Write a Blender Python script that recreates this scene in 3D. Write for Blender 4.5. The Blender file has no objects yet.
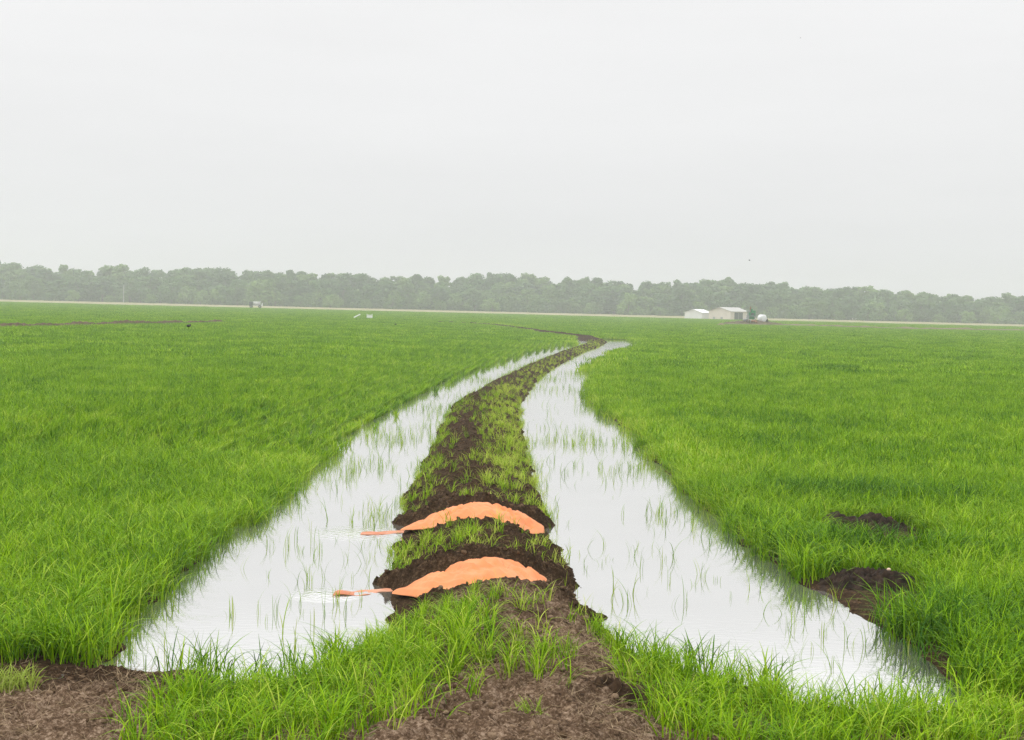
import bpy, bmesh, math, random
import numpy as np
from mathutils import Vector, Matrix

random.seed(7)
RNG = np.random.default_rng(11)
sc = bpy.context.scene
col = sc.collection
R = math.radians

# ------------------------------------------------------------------ camera
FPX, CAM_Z = 1422.0, 2.8
PITCH, ROLL = math.atan(64.5 / FPX), R(1.4)
F = Vector((0, math.cos(PITCH), -math.sin(PITCH)))
U0 = Vector((0, math.sin(PITCH), math.cos(PITCH)))
RT = math.cos(ROLL) * Vector((1, 0, 0)) + math.sin(ROLL) * U0
UP = -math.sin(ROLL) * Vector((1, 0, 0)) + math.cos(ROLL) * U0
cd = bpy.data.cameras.new('camera')
cam = bpy.data.objects.new('camera', cd)
col.objects.link(cam)
cam.matrix_world = Matrix(((RT.x, UP.x, -F.x, 0), (RT.y, UP.y, -F.y, 0), (RT.z, UP.z, -F.z, CAM_Z), (0, 0, 0, 1)))
cd.sensor_width = 36
cd.lens = FPX / 1024 * 36
cd.clip_start = 0.1
cd.clip_end = 6000
sc.camera = cam


def ray(px, py):
    return F + RT * ((px - 512) / FPX) - UP * ((py - 370) / FPX)


def gp(px, py, z=0.0):
    d = ray(px, py)
    t = (z - CAM_Z) / d.z
    return (d.x * t, d.y * t)


def at(px, py, Y):
    d = ray(px, py)
    t = Y / d.y
    return Vector((d.x * t, Y, CAM_Z + d.z * t))


def line(pts, z=0.0):
    return np.array([gp(a, b, z) for a, b in pts])


# ------------------------------------------------------------------ noise
def _h(i, j, s):
    n = (i.astype(np.int64) * 374761393 + j.astype(np.int64) * 668265263 + s * 974711) & 0x7fffffff
    n = ((n ^ (n >> 13)) * 1274126177) & 0x7fffffff
    return ((n ^ (n >> 16)) & 0xffff) / 65535.0


def vnoise(x, y, s=0):
    xi, yi = np.floor(x), np.floor(y)
    fx, fy = x - xi, y - yi
    fx, fy = fx * fx * (3 - 2 * fx), fy * fy * (3 - 2 * fy)
    i, j = xi.astype(np.int64), yi.astype(np.int64)
    a, b, c, d = _h(i, j, s), _h(i + 1, j, s), _h(i, j + 1, s), _h(i + 1, j + 1, s)
    return (a + (b - a) * fx) * (1 - fy) + (c + (d - c) * fx) * fy


def fbm(x, y, o=4, s=0):
    t, a, n = 0, 0.5, 0
    for k in range(o):
        t = t + a * vnoise(x * 2 ** k + 13.7 * k, y * 2 ** k - 7.1 * k, s + k)
        n += a
        a *= 0.5
    return t / n


def sm(a, b, v):
    t = np.clip((v - a) / (b - a), 0, 1)
    return t * t * (3 - 2 * t)


# ------------------------------------------------------------------ plan of the land (metres)
LEVEE = line([(566, 800), (556, 745), (535, 700), (502, 650), (470, 600), (465, 580), (470, 520), (474, 480), (479, 450), (481, 430),
              (486, 406), (516, 381), (537, 368.5), (557, 359), (574, 351.5), (591, 346), (599, 342), (588, 339), (572, 337),
               (545, 333.5), (528, 331), (512, 328.5), (495, 326.3), (470, 324.6), (440, 323.4)])
POOL_L = line([(96, 672), (106, 640), (117, 620), (150, 597), (180, 572), (203, 547), (230, 532), (258, 520), (285, 500), (300, 480),
               (324, 460), (348, 441), (374, 424), (403, 406), (429, 392), (459, 377), (508, 360), (529, 354), (551, 349.5), (570, 345),
               (566, 338.2), (588, 339), (599, 342), (591, 346), (574, 351.5), (557, 359), (537, 368.5), (516, 381), (486, 406),
               (481, 430), (479, 450), (474, 480), (470, 520), (465, 580), (466, 598), (425, 606), (395, 632), (330, 670), (250, 686), (190, 674)])
POOL_R = line([(975, 710), (966, 692), (932, 660), (888, 627), (852, 603), (806, 580), (764, 555), (727, 526), (699, 502), (672, 476), (651, 450),
               (634, 433), (608, 416), (592, 402), (589, 390), (597, 369), (606, 360), (619, 352.5), (648, 345), (630, 339.8), (602, 339.0), (599, 342), (591, 346), (574, 351.5), (557, 359), (537, 368.5), (516, 381), (486, 406),
               (481, 430), (479, 450), (474, 480), (470, 520), (465, 580), (470, 598),
               (560, 604), (605, 640), (650, 664), (720, 686), (800, 705), (870, 713)])
POOL_F1 = line([(494, 325.2), (502, 324.6), (521, 328.2), (512, 328.6)])
POOL_F2 = line([(489, 325.6), (493, 324.9), (500, 326.5), (495, 327.1)])
EDGE = line([(-400, 655), (0, 668), (128, 670), (190, 676), (250, 690), (330, 674), (395, 637), (430, 607), (500, 604), (560, 604), (610, 643),
             (650, 665), (720, 687), (800, 706), (870, 716), (975, 713), (1024, 706), (1400, 715)])
BANK_L = line([(128, 742), (140, 730), (195, 712), (260, 698), (330, 684), (400, 645), (435, 612), (484, 602), (496, 640), (490, 690), (462, 716),
               (405, 752), (330, 800), (125, 800)])
BANK_R = line([(578, 612), (605, 645), (660, 678), (720, 697), (800, 716), (870, 724), (950, 728), (1010, 730), (1030, 745), (1000, 790), (860, 800),
               (740, 800), (680, 780), (645, 748), (630, 705), (608, 672), (586, 645)])


def sdist(x, y, poly):
    x = np.asarray(x, float)
    y = np.asarray(y, float)
    d2 = np.full(x.shape, 1e18)
    ins = np.zeros(x.shape, bool)
    n = len(poly)
    for k in range(n):
        ax, ay = poly[k]
        bx, by = poly[(k + 1) % n]
        ex, ey = bx - ax, by - ay
        t = np.clip(((x - ax) * ex + (y - ay) * ey) / (ex * ex + ey * ey + 1e-12), 0, 1)
        d2 = np.minimum(d2, (x - ax - t * ex) ** 2 + (y - ay - t * ey) ** 2)
        if ay != by:
            ins ^= ((ay > y) != (by > y)) & (x < ex * (y - ay) / (ey if ey else 1e-12) + ax)
    d = np.sqrt(d2)
    return np.where(ins, d, -d)


def pdist(x, y, pts):
    """distance to a polyline, side (+ right of it) and y of the nearest point"""
    best = np.full(x.shape, 1e18)
    side = np.zeros(x.shape)
    ny = np.zeros(x.shape)
    for k in range(len(pts) - 1):
        ax, ay = pts[k]
        bx, by = pts[k + 1]
        ex, ey = bx - ax, by - ay
        t = np.clip(((x - ax) * ex + (y - ay) * ey) / (ex * ex + ey * ey + 1e-12), 0, 1)
        qx, qy = ax + t * ex, ay + t * ey
        d2 = (x - qx) ** 2 + (y - qy) ** 2
        m = d2 < best
        best = np.where(m, d2, best)
        side = np.where(m, np.sign(ey * (x - ax) - ex * (y - ay)), side)
        ny = np.where(m, qy, ny)
    return np.sqrt(best), side, ny


# spill cuts through the levee, each dressed with a tarp: (front y, back y, centre x)
CUTS = [(12.28, 13.55), (16.0, 17.45)]


def land(x, y, rough=True):
    """ground height and masks at plan points"""
    x = np.asarray(x, float)
    y = np.asarray(y, float)
    out = {}
    s = np.maximum(sdist(x, y, POOL_L), sdist(x, y, POOL_R))
    s = np.maximum(s, np.maximum(sdist(x, y, POOL_F1), sdist(x, y, POOL_F2)))
    s = s + 0.22 * (fbm(x * 2.6, y * 1.7, 3, 5) - 0.5) * 2
    d, side, ny = pdist(x, y, LEVEE)
    d = np.where((y < 6) & (d > 3), 99, d)
    w = np.interp(ny, [6, 9, 11.5, 14, 18, 32, 42, 53, 67, 90, 120, 220], [0.95, 0.9, 0.98, 0.95, 0.97, 0.93, 0.92, 0.78, 0.72, 0.68, 0.7, 0.7])
    w = w * (1 + 0.10 * (fbm(ny * 0.8, side * 3.0, 3, 8) - 0.5) * 2)
    h = np.interp(ny, [6, 9, 11, 13, 35, 50, 90, 110, 125, 220], [0.12, 0.16, 0.28, 0.36, 0.33, 0.22, 0.20, 0.26, 0.36, 0.36])
    q = d * side / w
    q2 = (q - 0.16 * sm(11, 13, ny) * sm(21, 15, ny)) if True else q
    prof = h * (1 - np.abs(q2) ** 1.7)
    cut = np.zeros_like(prof)
    ridge = np.zeros_like(prof)
    for y0, y1 in CUTS:
        ym = y - 0.42 * np.abs(q) ** 2
        cut = np.maximum(cut, sm(y0 - 0.10, y0 + 0.06, ym) * sm(y1 + 0.08, y1 - 0.08, ym))
        ridge = np.maximum(ridge, np.exp(-((ym - y1 - 0.13) / 0.11) ** 2) * 1.1)
        ridge = np.maximum(ridge, np.exp(-((ym - y0 + 0.15) / 0.12) ** 2) * 0.36)
    lev = prof - 0.045 * cut * (prof > 0) + 0.10 * ridge * sm(1.25, 0.9, np.abs(q))
    hd = np.interp(x, EDGE[:, 0], EDGE[:, 1]) - y
    head = 0.02 + 0.13 * sm(-0.05, 1.1, hd) + 0.05 * sm(1, 3, hd) + 0.75 * sm(3.5, 9.5, hd)
    base = np.where(s > 0, -0.02 - 0.16 * sm(0, 0.9, s), 0.035 + 0.0 * s)
    blend = sm(-0.10, 0.12, s)
    sideL = (x < np.interp(y, LEVEE[:18, 1], LEVEE[:18, 0])) & (y < 112)
    fld = 0.035 - 0.07 * sideL * sm(15, 19, y) * sm(-3.2, -1.2, s + 1.2 * (fbm(x * 0.5, y * 0.3, 2, 9) - 0.5))
    base = fld * (1 - blend) + (-0.02 - 0.16 * sm(0, 0.9, s)) * blend
    z = np.where(hd > -0.1, np.maximum(base, head * sm(-0.1, 0.15, hd) + base * (1 - sm(-0.1, 0.15, hd))), base)
    lm = sm(-0.12, 0.02, lev) * (d < 3)
    bare = np.maximum(sm(-0.03, 0.05, lev) * (d < w * 1.5), sm(0.0, 0.25, hd))
    levh = np.where(hd > 0, head * sm(0, 0.6, hd) * 0.55 + lev, lev)
    z = np.where(d < 3, np.maximum(z, levh), z)
    if rough:
        big = fbm(x * 3.1, y * 3.1, 2, 21) - 0.5
        clod = np.abs(fbm(x * 8, y * 8, 3, 31) - 0.5)
        fine = fbm(x * 34, y * 34, 2, 41) - 0.5
        fade = np.clip(40 / np.maximum(y, 5), 0, 1)
        amp = np.where(hd > 0.4, 0.75, 1.0)
        x = x + 0.0
        z = z + bare * (0.10 * big + 0.30 * (0.09 - clod) * amp + 0.034 * fine * fade) * (1 - 0.75 * cut)
    out.update(z=z, prof=prof, s=s, d=d, w=w, q=q, side=side, hd=hd, lev=lev, lm=lm, bare=bare, cut=cut, ridge=ridge, ny=ny)
    return out


# ------------------------------------------------------------------ small helpers
def mesh_obj(name, bm, mat, parent=None, smooth=False):
    me = bpy.data.meshes.new(name)
    bm.normal_update()
    bm.to_mesh(me)
    bm.free()
    if smooth:
        me.polygons.foreach_set('use_smooth', [True] * len(me.polygons))
    if mat:
        for m in (mat if isinstance(mat, (list, tuple)) else [mat]):
            me.materials.append(m)
    o = bpy.data.objects.new(name, me)
    col.objects.link(o)
    o.parent = parent
    return o


def np_mesh(name, verts, quads, mat, tris=False, smooth=False):
    me = bpy.data.meshes.new(name)
    verts = np.asarray(verts, np.float32)
    quads = np.asarray(quads, np.int32)
    k = quads.shape[1]
    me.vertices.add(len(verts))
    me.vertices.foreach_set('co', verts.ravel())
    me.loops.add(quads.size)
    me.loops.foreach_set('vertex_index', quads.ravel())
    me.polygons.add(len(quads))
    me.polygons.foreach_set('loop_start', np.arange(0, quads.size, k, dtype=np.int32))
    me.polygons.foreach_set('loop_total', np.full(len(quads), k, np.int32))
    if smooth:
        me.polygons.foreach_set('use_smooth', np.ones(len(quads), bool))
    me.update()
    me.validate()
    if mat:
        me.materials.append(mat)
    return me


def link(name, me, parent=None):
    o = bpy.data.objects.new(name, me)
    col.objects.link(o)
    o.parent = parent
    return o


def tag(o, label=None, cat=None, group=None, kind=None):
    if label:
        o['label'] = label
    if cat:
        o['category'] = cat
    if group:
        o['group'] = group
    if kind:
        o['kind'] = kind
    return o


def empty(name, loc, rz=0.0):
    o = bpy.data.objects.new(name, None)
    col.objects.link(o)
    o.location = loc
    o.rotation_euler = (0, 0, rz)
    o.empty_display_size = 0.2
    return o


def box(bm, c, s, rz=0.0, bevel=0.0):
    M = Matrix.Translation(c) @ Matrix.Rotation(rz, 4, 'Z') @ Matrix.Diagonal((s[0], s[1], s[2], 1))
    r = bmesh.ops.create_cube(bm, size=1, matrix=M)
    if bevel:
        es = {e for v in r['verts'] for e in v.link_edges}
        bmesh.ops.bevel(bm, geom=list(es), offset=bevel, segments=2, affect='EDGES', profile=0.6)


def tube(bm, a, b, r0, r1=None, n=10, cap=True):
    a, b = Vector(a), Vector(b)
    d = b - a
    M = Matrix.Translation((a + b) / 2) @ d.to_track_quat('Z', 'Y').to_matrix().to_4x4()
    bmesh.ops.create_cone(bm, cap_ends=cap, segments=n, radius1=r0, radius2=r0 if r1 is None else r1, depth=d.length, matrix=M)


def ball(bm, c, s, sub=2, rot=None):
    M = Matrix.Translation(c) @ (rot or Matrix.Identity(4)) @ Matrix.Diagonal((s[0], s[1], s[2], 1))
    return bmesh.ops.create_icosphere(bm, subdivisions=sub, radius=1, matrix=M)['verts']


# ------------------------------------------------------------------ materials
def new_mat(name):
    m = bpy.data.materials.new(name)
    m.use_nodes = True
    nt = m.node_tree
    nt.nodes.clear()
    return m, nt, nt.nodes, nt.links


def ramp(N, pts):
    r = N.new('ShaderNodeValToRGB')
    e = r.color_ramp.elements
    while len(e) < len(pts):
        e.new(0.5)
    for k, (p, c) in enumerate(pts):
        e[k].position = p
        e[k].color = (*c, 1)
    return r


def simple(name, c1, c2, rough=0.7, scale=6.0, bump=0.0, metallic=0.0, spec=0.3):
    m, nt, N, L = new_mat(name)
    o = N.new('ShaderNodeOutputMaterial')
    p = N.new('ShaderNodeBsdfPrincipled')
    t = N.new('ShaderNodeTexCoord')
    n = N.new('ShaderNodeTexNoise')
    n.inputs['Scale'].default_value = scale
    n.inputs['Detail'].default_value = 6
    r = ramp(N, [(0.3, c1), (0.7, c2)])
    L.new(t.outputs['Object'], n.inputs['Vector'])
    L.new(n.outputs['Fac'], r.inputs['Fac'])
    L.new(r.outputs['Color'], p.inputs['Base Color'])
    p.inputs['Roughness'].default_value = rough
    p.inputs['Metallic'].default_value = metallic
    p.inputs['Specular IOR Level'].default_value = spec
    if bump:
        b = N.new('ShaderNodeBump')
        b.inputs['Strength'].default_value = bump
        b.inputs['Distance'].default_value = 0.02
        L.new(n.outputs['Fac'], b.inputs['Height'])
        L.new(b.outputs['Normal'], p.inputs['Normal'])
    L.new(p.outputs['BSDF'], o.inputs['Surface'])
    return m


def leaf_mat(name, cols, transl=0.24, rough=0.5, gain=1.0):
    """blades: colour follows a per-clump value and broad patches across the field"""
    m, nt, N, L = new_mat(name)
    o = N.new('ShaderNodeOutputMaterial')
    at_ = N.new('ShaderNodeAttribute')
    at_.attribute_type = 'INSTANCER'
    at_.attribute_name = 'tint'
    oi = N.new('ShaderNodeObjectInfo')
    geo = N.new('ShaderNodeNewGeometry')
    big = N.new('ShaderNodeTexNoise')
    big.inputs['Scale'].default_value = 0.22
    big.inputs['Detail'].default_value = 4
    L.new(geo.outputs['Position'], big.inputs['Vector'])
    ria = N.new('ShaderNodeMath')
    ria.operation = 'MULTIPLY_ADD'
    ria.inputs[1].default_value = 1.0
    ria.inputs[2].default_value = -0.50
    isl = N.new('ShaderNodeNewGeometry')
    mix_r = N.new('ShaderNodeMath')
    mix_r.operation = 'ADD'
    L.new(oi.outputs['Random'], mix_r.inputs[0])
    L.new(isl.outputs['Random Per Island'], mix_r.inputs[1])
    half = N.new('ShaderNodeMath')
    half.operation = 'MULTIPLY'
    half.inputs[1].default_value = 0.5
    L.new(mix_r.outputs[0], half.inputs[0])
    L.new(half.outputs[0], ria.inputs[0])
    bg = N.new('ShaderNodeMath')
    bg.operation = 'MULTIPLY_ADD'
    bg.inputs[1].default_value = 0.5
    bg.inputs[2].default_value = -0.23
    L.new(big.outputs['Fac'], bg.inputs[0])
    a1 = N.new('ShaderNodeMath')
    a1.operation = 'ADD'
    a2 = N.new('ShaderNodeMath')
    a2.operation = 'ADD'
    a2.use_clamp = True
    L.new(at_.outputs['Fac'], a1.inputs[0])
    L.new(ria.outputs[0], a1.inputs[1])
    L.new(a1.outputs[0], a2.inputs[0])
    L.new(bg.outputs[0], a2.inputs[1])
    r = ramp(N, cols)
    L.new(a2.outputs[0], r.inputs['Fac'])
    p = N.new('ShaderNodeBsdfPrincipled')
    p.inputs['Roughness'].default_value = rough
    p.inputs['Specular IOR Level'].default_value = 0.07
    t = N.new('ShaderNodeBsdfTranslucent')
    mx = N.new('ShaderNodeMixShader')
    mx.inputs[0].default_value = transl
    L.new(r.outputs['Color'], p.inputs['Base Color'])
    L.new(r.outputs['Color'], t.inputs['Color'])
    L.new(p.outputs['BSDF'], mx.inputs[1])
    L.new(t.outputs['BSDF'], mx.inputs[2])
    L.new(mx.outputs[0], o.inputs['Surface'])
    return m


M_grass = leaf_mat('young_rice', [(0.0, (0.028, 0.105, 0.004)), (0.4, (0.135, 0.285, 0.002)), (0.7, (0.265, 0.435, 0.005)), (1.0, (0.47, 0.54, 0.09))])
M_straw = simple('dry_straw', (0.16, 0.105, 0.055), (0.36, 0.27, 0.16), 0.8, 20)
M_clod = leaf_mat('soil_clod', [(0.0, (0.010, 0.006, 0.0035)), (0.35, (0.030, 0.018, 0.010)), (0.7, (0.095, 0.060, 0.034)), (1.0, (0.20, 0.14, 0.09))], 0.0, 0.95)
M_clod.node_tree.nodes['Principled BSDF'].inputs['Specular IOR Level'].default_value = 0.05
M_tree = None


def ground_mat():
    m, nt, N, L = new_mat('earth')
    o = N.new('ShaderNodeOutputMaterial')
    p = N.new('ShaderNodeBsdfPrincipled')
    geo = N.new('ShaderNodeNewGeometry')

    def noise(scale, det=6, rough=0.6):
        n = N.new('ShaderNodeTexNoise')
        n.inputs['Scale'].default_value = scale
        n.inputs['Detail'].default_value = det
        n.inputs['Roughness'].default_value = rough
        L.new(geo.outputs['Position'], n.inputs['Vector'])
        return n
    n1, n2, n3, n4 = noise(1.3), noise(11, 9, 0.78), noise(90, 2), noise(0.03, 4)
    n5 = noise(42, 5, 0.7)
    nm = N.new('ShaderNodeMath')
    nm.operation = 'ADD'
    L.new(n2.outputs['Fac'], nm.inputs[0])
    L.new(n5.outputs['Fac'], nm.inputs[1])
    nh = N.new('ShaderNodeMath')
    nh.operation = 'MULTIPLY'
    nh.inputs[1].default_value = 0.5
    L.new(nm.outputs[0], nh.inputs[0])
    wet = ramp(N, [(0.38, (0.010, 0.006, 0.003)), (0.52, (0.042, 0.026, 0.0145)), (0.62, (0.115, 0.074, 0.045))])
    L.new(nh.outputs[0], wet.inputs['Fac'])
    dry = ramp(N, [(0.38, (0.026, 0.016, 0.009)), (0.5, (0.115, 0.073, 0.045)), (0.60, (0.30, 0.22, 0.155))])
    L.new(nh.outputs[0], dry.inputs['Fac'])
    far = ramp(N, [(0.3, (0.24, 0.225, 0.12)), (0.7, (0.32, 0.285, 0.18))])
    L.new(n4.outputs['Fac'], far.inputs['Fac'])
    under = ramp(N, [(0.3, (0.06, 0.12, 0.008)), (0.7, (0.10, 0.18, 0.012))])
    L.new(n4.outputs['Fac'], under.inputs['Fac'])

    def attr(nm):
        a = N.new('ShaderNodeAttribute')
        a.attribute_name = nm
        return a

    def mix(f, a, b):
        x = N.new('ShaderNodeMix')
        x.data_type = 'RGBA'
        L.new(f, x.inputs[0])
        L.new(a, x.inputs[6])
        L.new(b, x.inputs[7])
        return x.outputs[2]
    # the edge of a dry patch wanders
    ad = attr('dry')
    dm = N.new('ShaderNodeMath')
    dm.operation = 'MULTIPLY_ADD'
    dm.inputs[1].default_value = 1.4
    L.new(n1.outputs['Fac'], dm.inputs[0])
    L.new(ad.outputs['Fac'], dm.inputs[2])
    ds = N.new('ShaderNodeMapRange')
    ds.inputs[1].default_value = 1.0
    ds.inputs[2].default_value = 1.5
    L.new(dm.outputs[0], ds.inputs[0])
    c = mix(ds.outputs[0], wet.outputs['Color'], dry.outputs['Color'])
    c = mix(attr('under').outputs['Fac'], c, under.outputs['Color'])
    c = mix(attr('stubble').outputs['Fac'], c, far.outputs['Color'])
    L.new(c, p.inputs['Base Color'])
    p.inputs['Roughness'].default_value = 0.92
    p.inputs['Specular IOR Level'].default_value = 0.03
    b = N.new('ShaderNodeBump')
    b.inputs['Strength'].default_value = 0.7
    b.inputs['Distance'].default_value = 0.012
    ad2 = N.new('ShaderNodeMath')
    ad2.operation = 'ADD'
    L.new(nm.outputs[0], ad2.inputs[0])
    L.new(n3.outputs['Fac'], ad2.inputs[1])
    L.new(ad2.outputs[0], b.inputs['Height'])
    L.new(b.outputs['Normal'], p.inputs['Normal'])
    L.new(p.outputs['BSDF'], o.inputs['Surface'])
    return m


M_earth = ground_mat()

# ------------------------------------------------------------------ ground, levee: one continuous grid split by what it is
uc = np.concatenate([[-70, -40, -20, -10, -6, -4, -2.6, -1.8, -1.3, -1.0, -0.8], np.linspace(-0.64, 0.64, 900), [0.8, 1.0, 1.3, 1.8, 2.6, 4, 6, 10, 20, 40, 70]])
yr = np.concatenate([[-35, -20, -10, -5, -2, 0, 2, 3.5, 4.6, 5.4], 6 * np.exp(np.arange(0, math.log(45 / 6), 0.0027)),
                     45.1 * np.exp(np.arange(0, math.log(760 / 45.1), 0.009)), [760]])
UU, YY = np.meshgrid(uc, yr)
XX = UU * np.clip(YY + 3, 8, None)
XX = np.clip(XX, -800, 800)
X1, Y1 = XX.ravel(), YY.ravel()
Z1 = np.full(X1.shape, 0.035)
BARE = np.zeros_like(X1)
LEVM = np.zeros_like(X1)
DRY = np.zeros_like(X1)
near = (Y1 < 250) & (np.abs(X1) < 120)
ln = land(X1[near], Y1[near])
Z1[near] = ln['z']
BARE[near] = ln['bare']
LEVM[near] = ((ln['lm'] > 0.5) & (ln['hd'] < 0.05) & (ln['q'] ** 2 < 2.4)).astype(float)
DRY[near] = sm(0.5, 1.6, ln['hd']) * 0.95 * (1 - 0.38 * sm(1.3, 0.8, np.abs(ln['q'])) * (ln['d'] < 2)) + 0.10 * sm(0.0, 0.3, ln['hd'])
# the far low levee at the left and the brown strip at the right
LOW_L = line([(-60, 330.2), (0, 328.8), (110, 326.2), (222, 323.6)])
LOW_R = line([(735, 325.0), (800, 326.4), (900, 329.8), (1024, 331.5), (1100, 333)])
FARB = np.zeros_like(X1)
for pts, hh, ww in ((LOW_L, 0.40, 0.5), (LOW_R, 0.45, 2.2)):
    fm = (Y1 > 80) & (Y1 < 420)
    dd, _, _ = pdist(X1[fm], Y1[fm], pts)
    g = np.exp(-(dd / ww) ** 2)
    Z1[fm] += hh * g * (0.5 + fbm(X1[fm] * 0.5, Y1[fm] * 0.5, 2, 3))
    FARB[fm] = np.maximum(FARB[fm], sm(0.15, 0.4, g))
DRY = np.maximum(DRY, 0.55 * FARB * (Y1 > 90))
FAR_R = FARB * (Y1 > 200)
STUB = sm(408, 432, Y1 + 14 * (fbm(X1 * 0.02, Y1 * 0.01, 3, 77) - 0.5) * 2)
STUB = np.maximum(STUB, 0.35 * FAR_R)
UNDER = (1 - np.clip(BARE + FARB, 0, 1)) * (1 - STUB)
UNDER[near] = np.where(ln['s'] > -0.2, 0, UNDER[near])
UNDER *= sm(10, 40, Y1)
nr, nc = XX.shape
ii = np.arange(nr * nc).reshape(nr, nc)
Q = np.stack([ii[:-1, :-1], ii[:-1, 1:], ii[1:, 1:], ii[1:, :-1]], -1).reshape(-1, 4)
V = np.stack([X1, Y1, Z1], -1)
qlev = LEVM[Q].mean(1) > 0.5


def sub_grid(name, q):
    used, inv = np.unique(q.ravel(), return_inverse=True)
    me = np_mesh(name, V[used], inv.reshape(-1, 4), M_earth, smooth=True)
    for nm, arr in (('dry', DRY), ('under', UNDER), ('stubble', STUB)):
        a = me.attributes.new(nm, 'FLOAT', 'POINT')
        a.data.foreach_set('value', arr[used].astype(np.float32))
    return link(name, me)


tag(sub_grid('ground', Q[~qlev]), kind='structure')
tag(sub_grid('levee', Q[qlev]), kind='structure')

# ------------------------------------------------------------------ water
def water_mat():
    m, nt, N, L = new_mat('sky_glare_water')
    o = N.new('ShaderNodeOutputMaterial')
    p = N.new('ShaderNodeBsdfPrincipled')
    geo = N.new('ShaderNodeNewGeometry')
    n = N.new('ShaderNodeTexNoise')
    n.inputs['Scale'].default_value = 0.8
    n.inputs['Detail'].default_value = 5
    L.new(geo.outputs['Position'], n.inputs['Vector'])
    r = ramp(N, [(0.3, (0.19, 0.183, 0.155)), (0.7, (0.25, 0.243, 0.215))])  # pale base paints in bright sky reflection; the water itself is clear and dark
    L.new(n.outputs['Fac'], r.inputs['Fac'])
    L.new(r.outputs['Color'], p.inputs['Base Color'])
    p.inputs['Roughness'].default_value = 0.015
    p.inputs['IOR'].default_value = 18.0
    # wind ripples, and rings where water pours off the tarps
    mp = N.new('ShaderNodeMapping')
    mp.inputs['Scale'].default_value = (1.0, 2.2, 1)
    L.new(geo.outputs['Position'], mp.inputs['Vector'])
    n2 = N.new('ShaderNodeTexNoise')
    n2.inputs['Scale'].default_value = 7.0
    n2.inputs['Detail'].default_value = 3
    L.new(mp.outputs['Vector'], n2.inputs['Vector'])
    total = None
    rip = N.new('ShaderNodeMath')
    rip.operation = 'MULTIPLY'
    rip.inputs[1].default_value = 0.16
    L.new(n2.outputs['Fac'], rip.inputs[0])
    total = rip.outputs[0]
    for (cx, cy, rad) in POUR:
        sub = N.new('ShaderNodeVectorMath')
        sub.operation = 'SUBTRACT'
        sub.inputs[1].default_value = (cx, cy, 0)
        L.new(geo.outputs['Position'], sub.inputs[0])
        ln_ = N.new('ShaderNodeVectorMath')
        ln_.operation = 'LENGTH'
        L.new(sub.outputs[0], ln_.inputs[0])
        wv = N.new('ShaderNodeTexNoise')
        wv.inputs['Scale'].default_value = 16
        wv.inputs['Detail'].default_value = 2
        L.new(sub.outputs[0], wv.inputs['Vector'])
        mr = N.new('ShaderNodeMapRange')
        mr.inputs[1].default_value = rad
        mr.inputs[2].default_value = 0.0
        mr.inputs[3].default_value = 0.0
        mr.inputs[4].default_value = 3.5
        L.new(ln_.outputs['Value'], mr.inputs[0])
        mu = N.new('ShaderNodeMath')
        mu.operation = 'MULTIPLY'
        L.new(wv.outputs['Fac'], mu.inputs[0])
        L.new(mr.outputs[0], mu.inputs[1])
        ad = N.new('ShaderNodeMath')
        ad.operation = 'ADD'
        L.new(total, ad.inputs[0])
        L.new(mu.outputs[0], ad.inputs[1])
        total = ad.outputs[0]
    b = N.new('ShaderNodeBump')
    b.inputs['Strength'].default_value = 0.25
    b.inputs['Distance'].default_value = 0.02
    L.new(total, b.inputs['Height'])
    L.new(b.outputs['Normal'], p.inputs['Normal'])
    L.new(p.outputs['BSDF'], o.inputs['Surface'])
    return m


px1 = gp(352, 533)
px2 = gp(325, 594)
POUR = [(px1[0], px1[1], 0.75), (px2[0], px2[1], 0.4)]
M_water = water_mat()
wx = [-12, 16]
wv, wq = [], []
for k, yy in enumerate(np.linspace(8, 230, 24)):
    hw = 10 + yy * 0.1
    wv += [(-hw, yy, 0), (hw, yy, 0)]
for k in range(23):
    wq.append((2 * k, 2 * k + 1, 2 * k + 3, 2 * k + 2))
tag(link('water', np_mesh('water', wv, wq, M_water)), kind='structure')

# ------------------------------------------------------------------ mud mounds
MOUNDS = []


def mound(name, label, cat, c, rx, ry, h, rz, seed, mat, group=None):
    n = 90
    g = np.linspace(-1.35, 1.35, n)
    A, B = np.meshgrid(g, g)
    r = np.sqrt(A * A + B * B)
    base = np.cos(np.clip(r, 0, 1.35) / 1.35 * math.pi) * 0.5 + 0.5
    X, Y = A * rx, B * ry
    nz = fbm(X * 4 + seed * 3.1, Y * 4, 3, seed) - 0.5
    cl = 0.09 - np.abs(fbm(X * 9 + seed, Y * 9, 3, seed + 5) - 0.5)
    ff = fbm(X * 34, Y * 34, 2, seed + 9) - 0.5
    ex = 1 + 0.7 * (fbm(A * 1.6 + seed, B * 1.6, 2, seed + 3) - 0.5)
    Z = h * base * ex * (1 + 0.5 * np.clip(A, -1, 1) * 0) + (0.9 * h * nz + 0.34 * cl + 0.045 * ff) * sm(0.0, 0.3, base) - 0.05
    me = np_mesh(name, np.stack([X.ravel(), Y.ravel(), Z.ravel()], -1),
                 np.stack([np.arange(n * n).reshape(n, n)[:-1, :-1], np.arange(n * n).reshape(n, n)[:-1, 1:],
                           np.arange(n * n).reshape(n, n)[1:, 1:], np.arange(n * n).reshape(n, n)[1:, :-1]], -1).reshape(-1, 4), mat, smooth=True)
    o = link(name, me)
    o.location = c
    o.rotation_euler = (0, 0, rz)
    MOUNDS.append((c[0], c[1], rx, ry, rz))
    return tag(o, label, cat, group)


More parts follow.
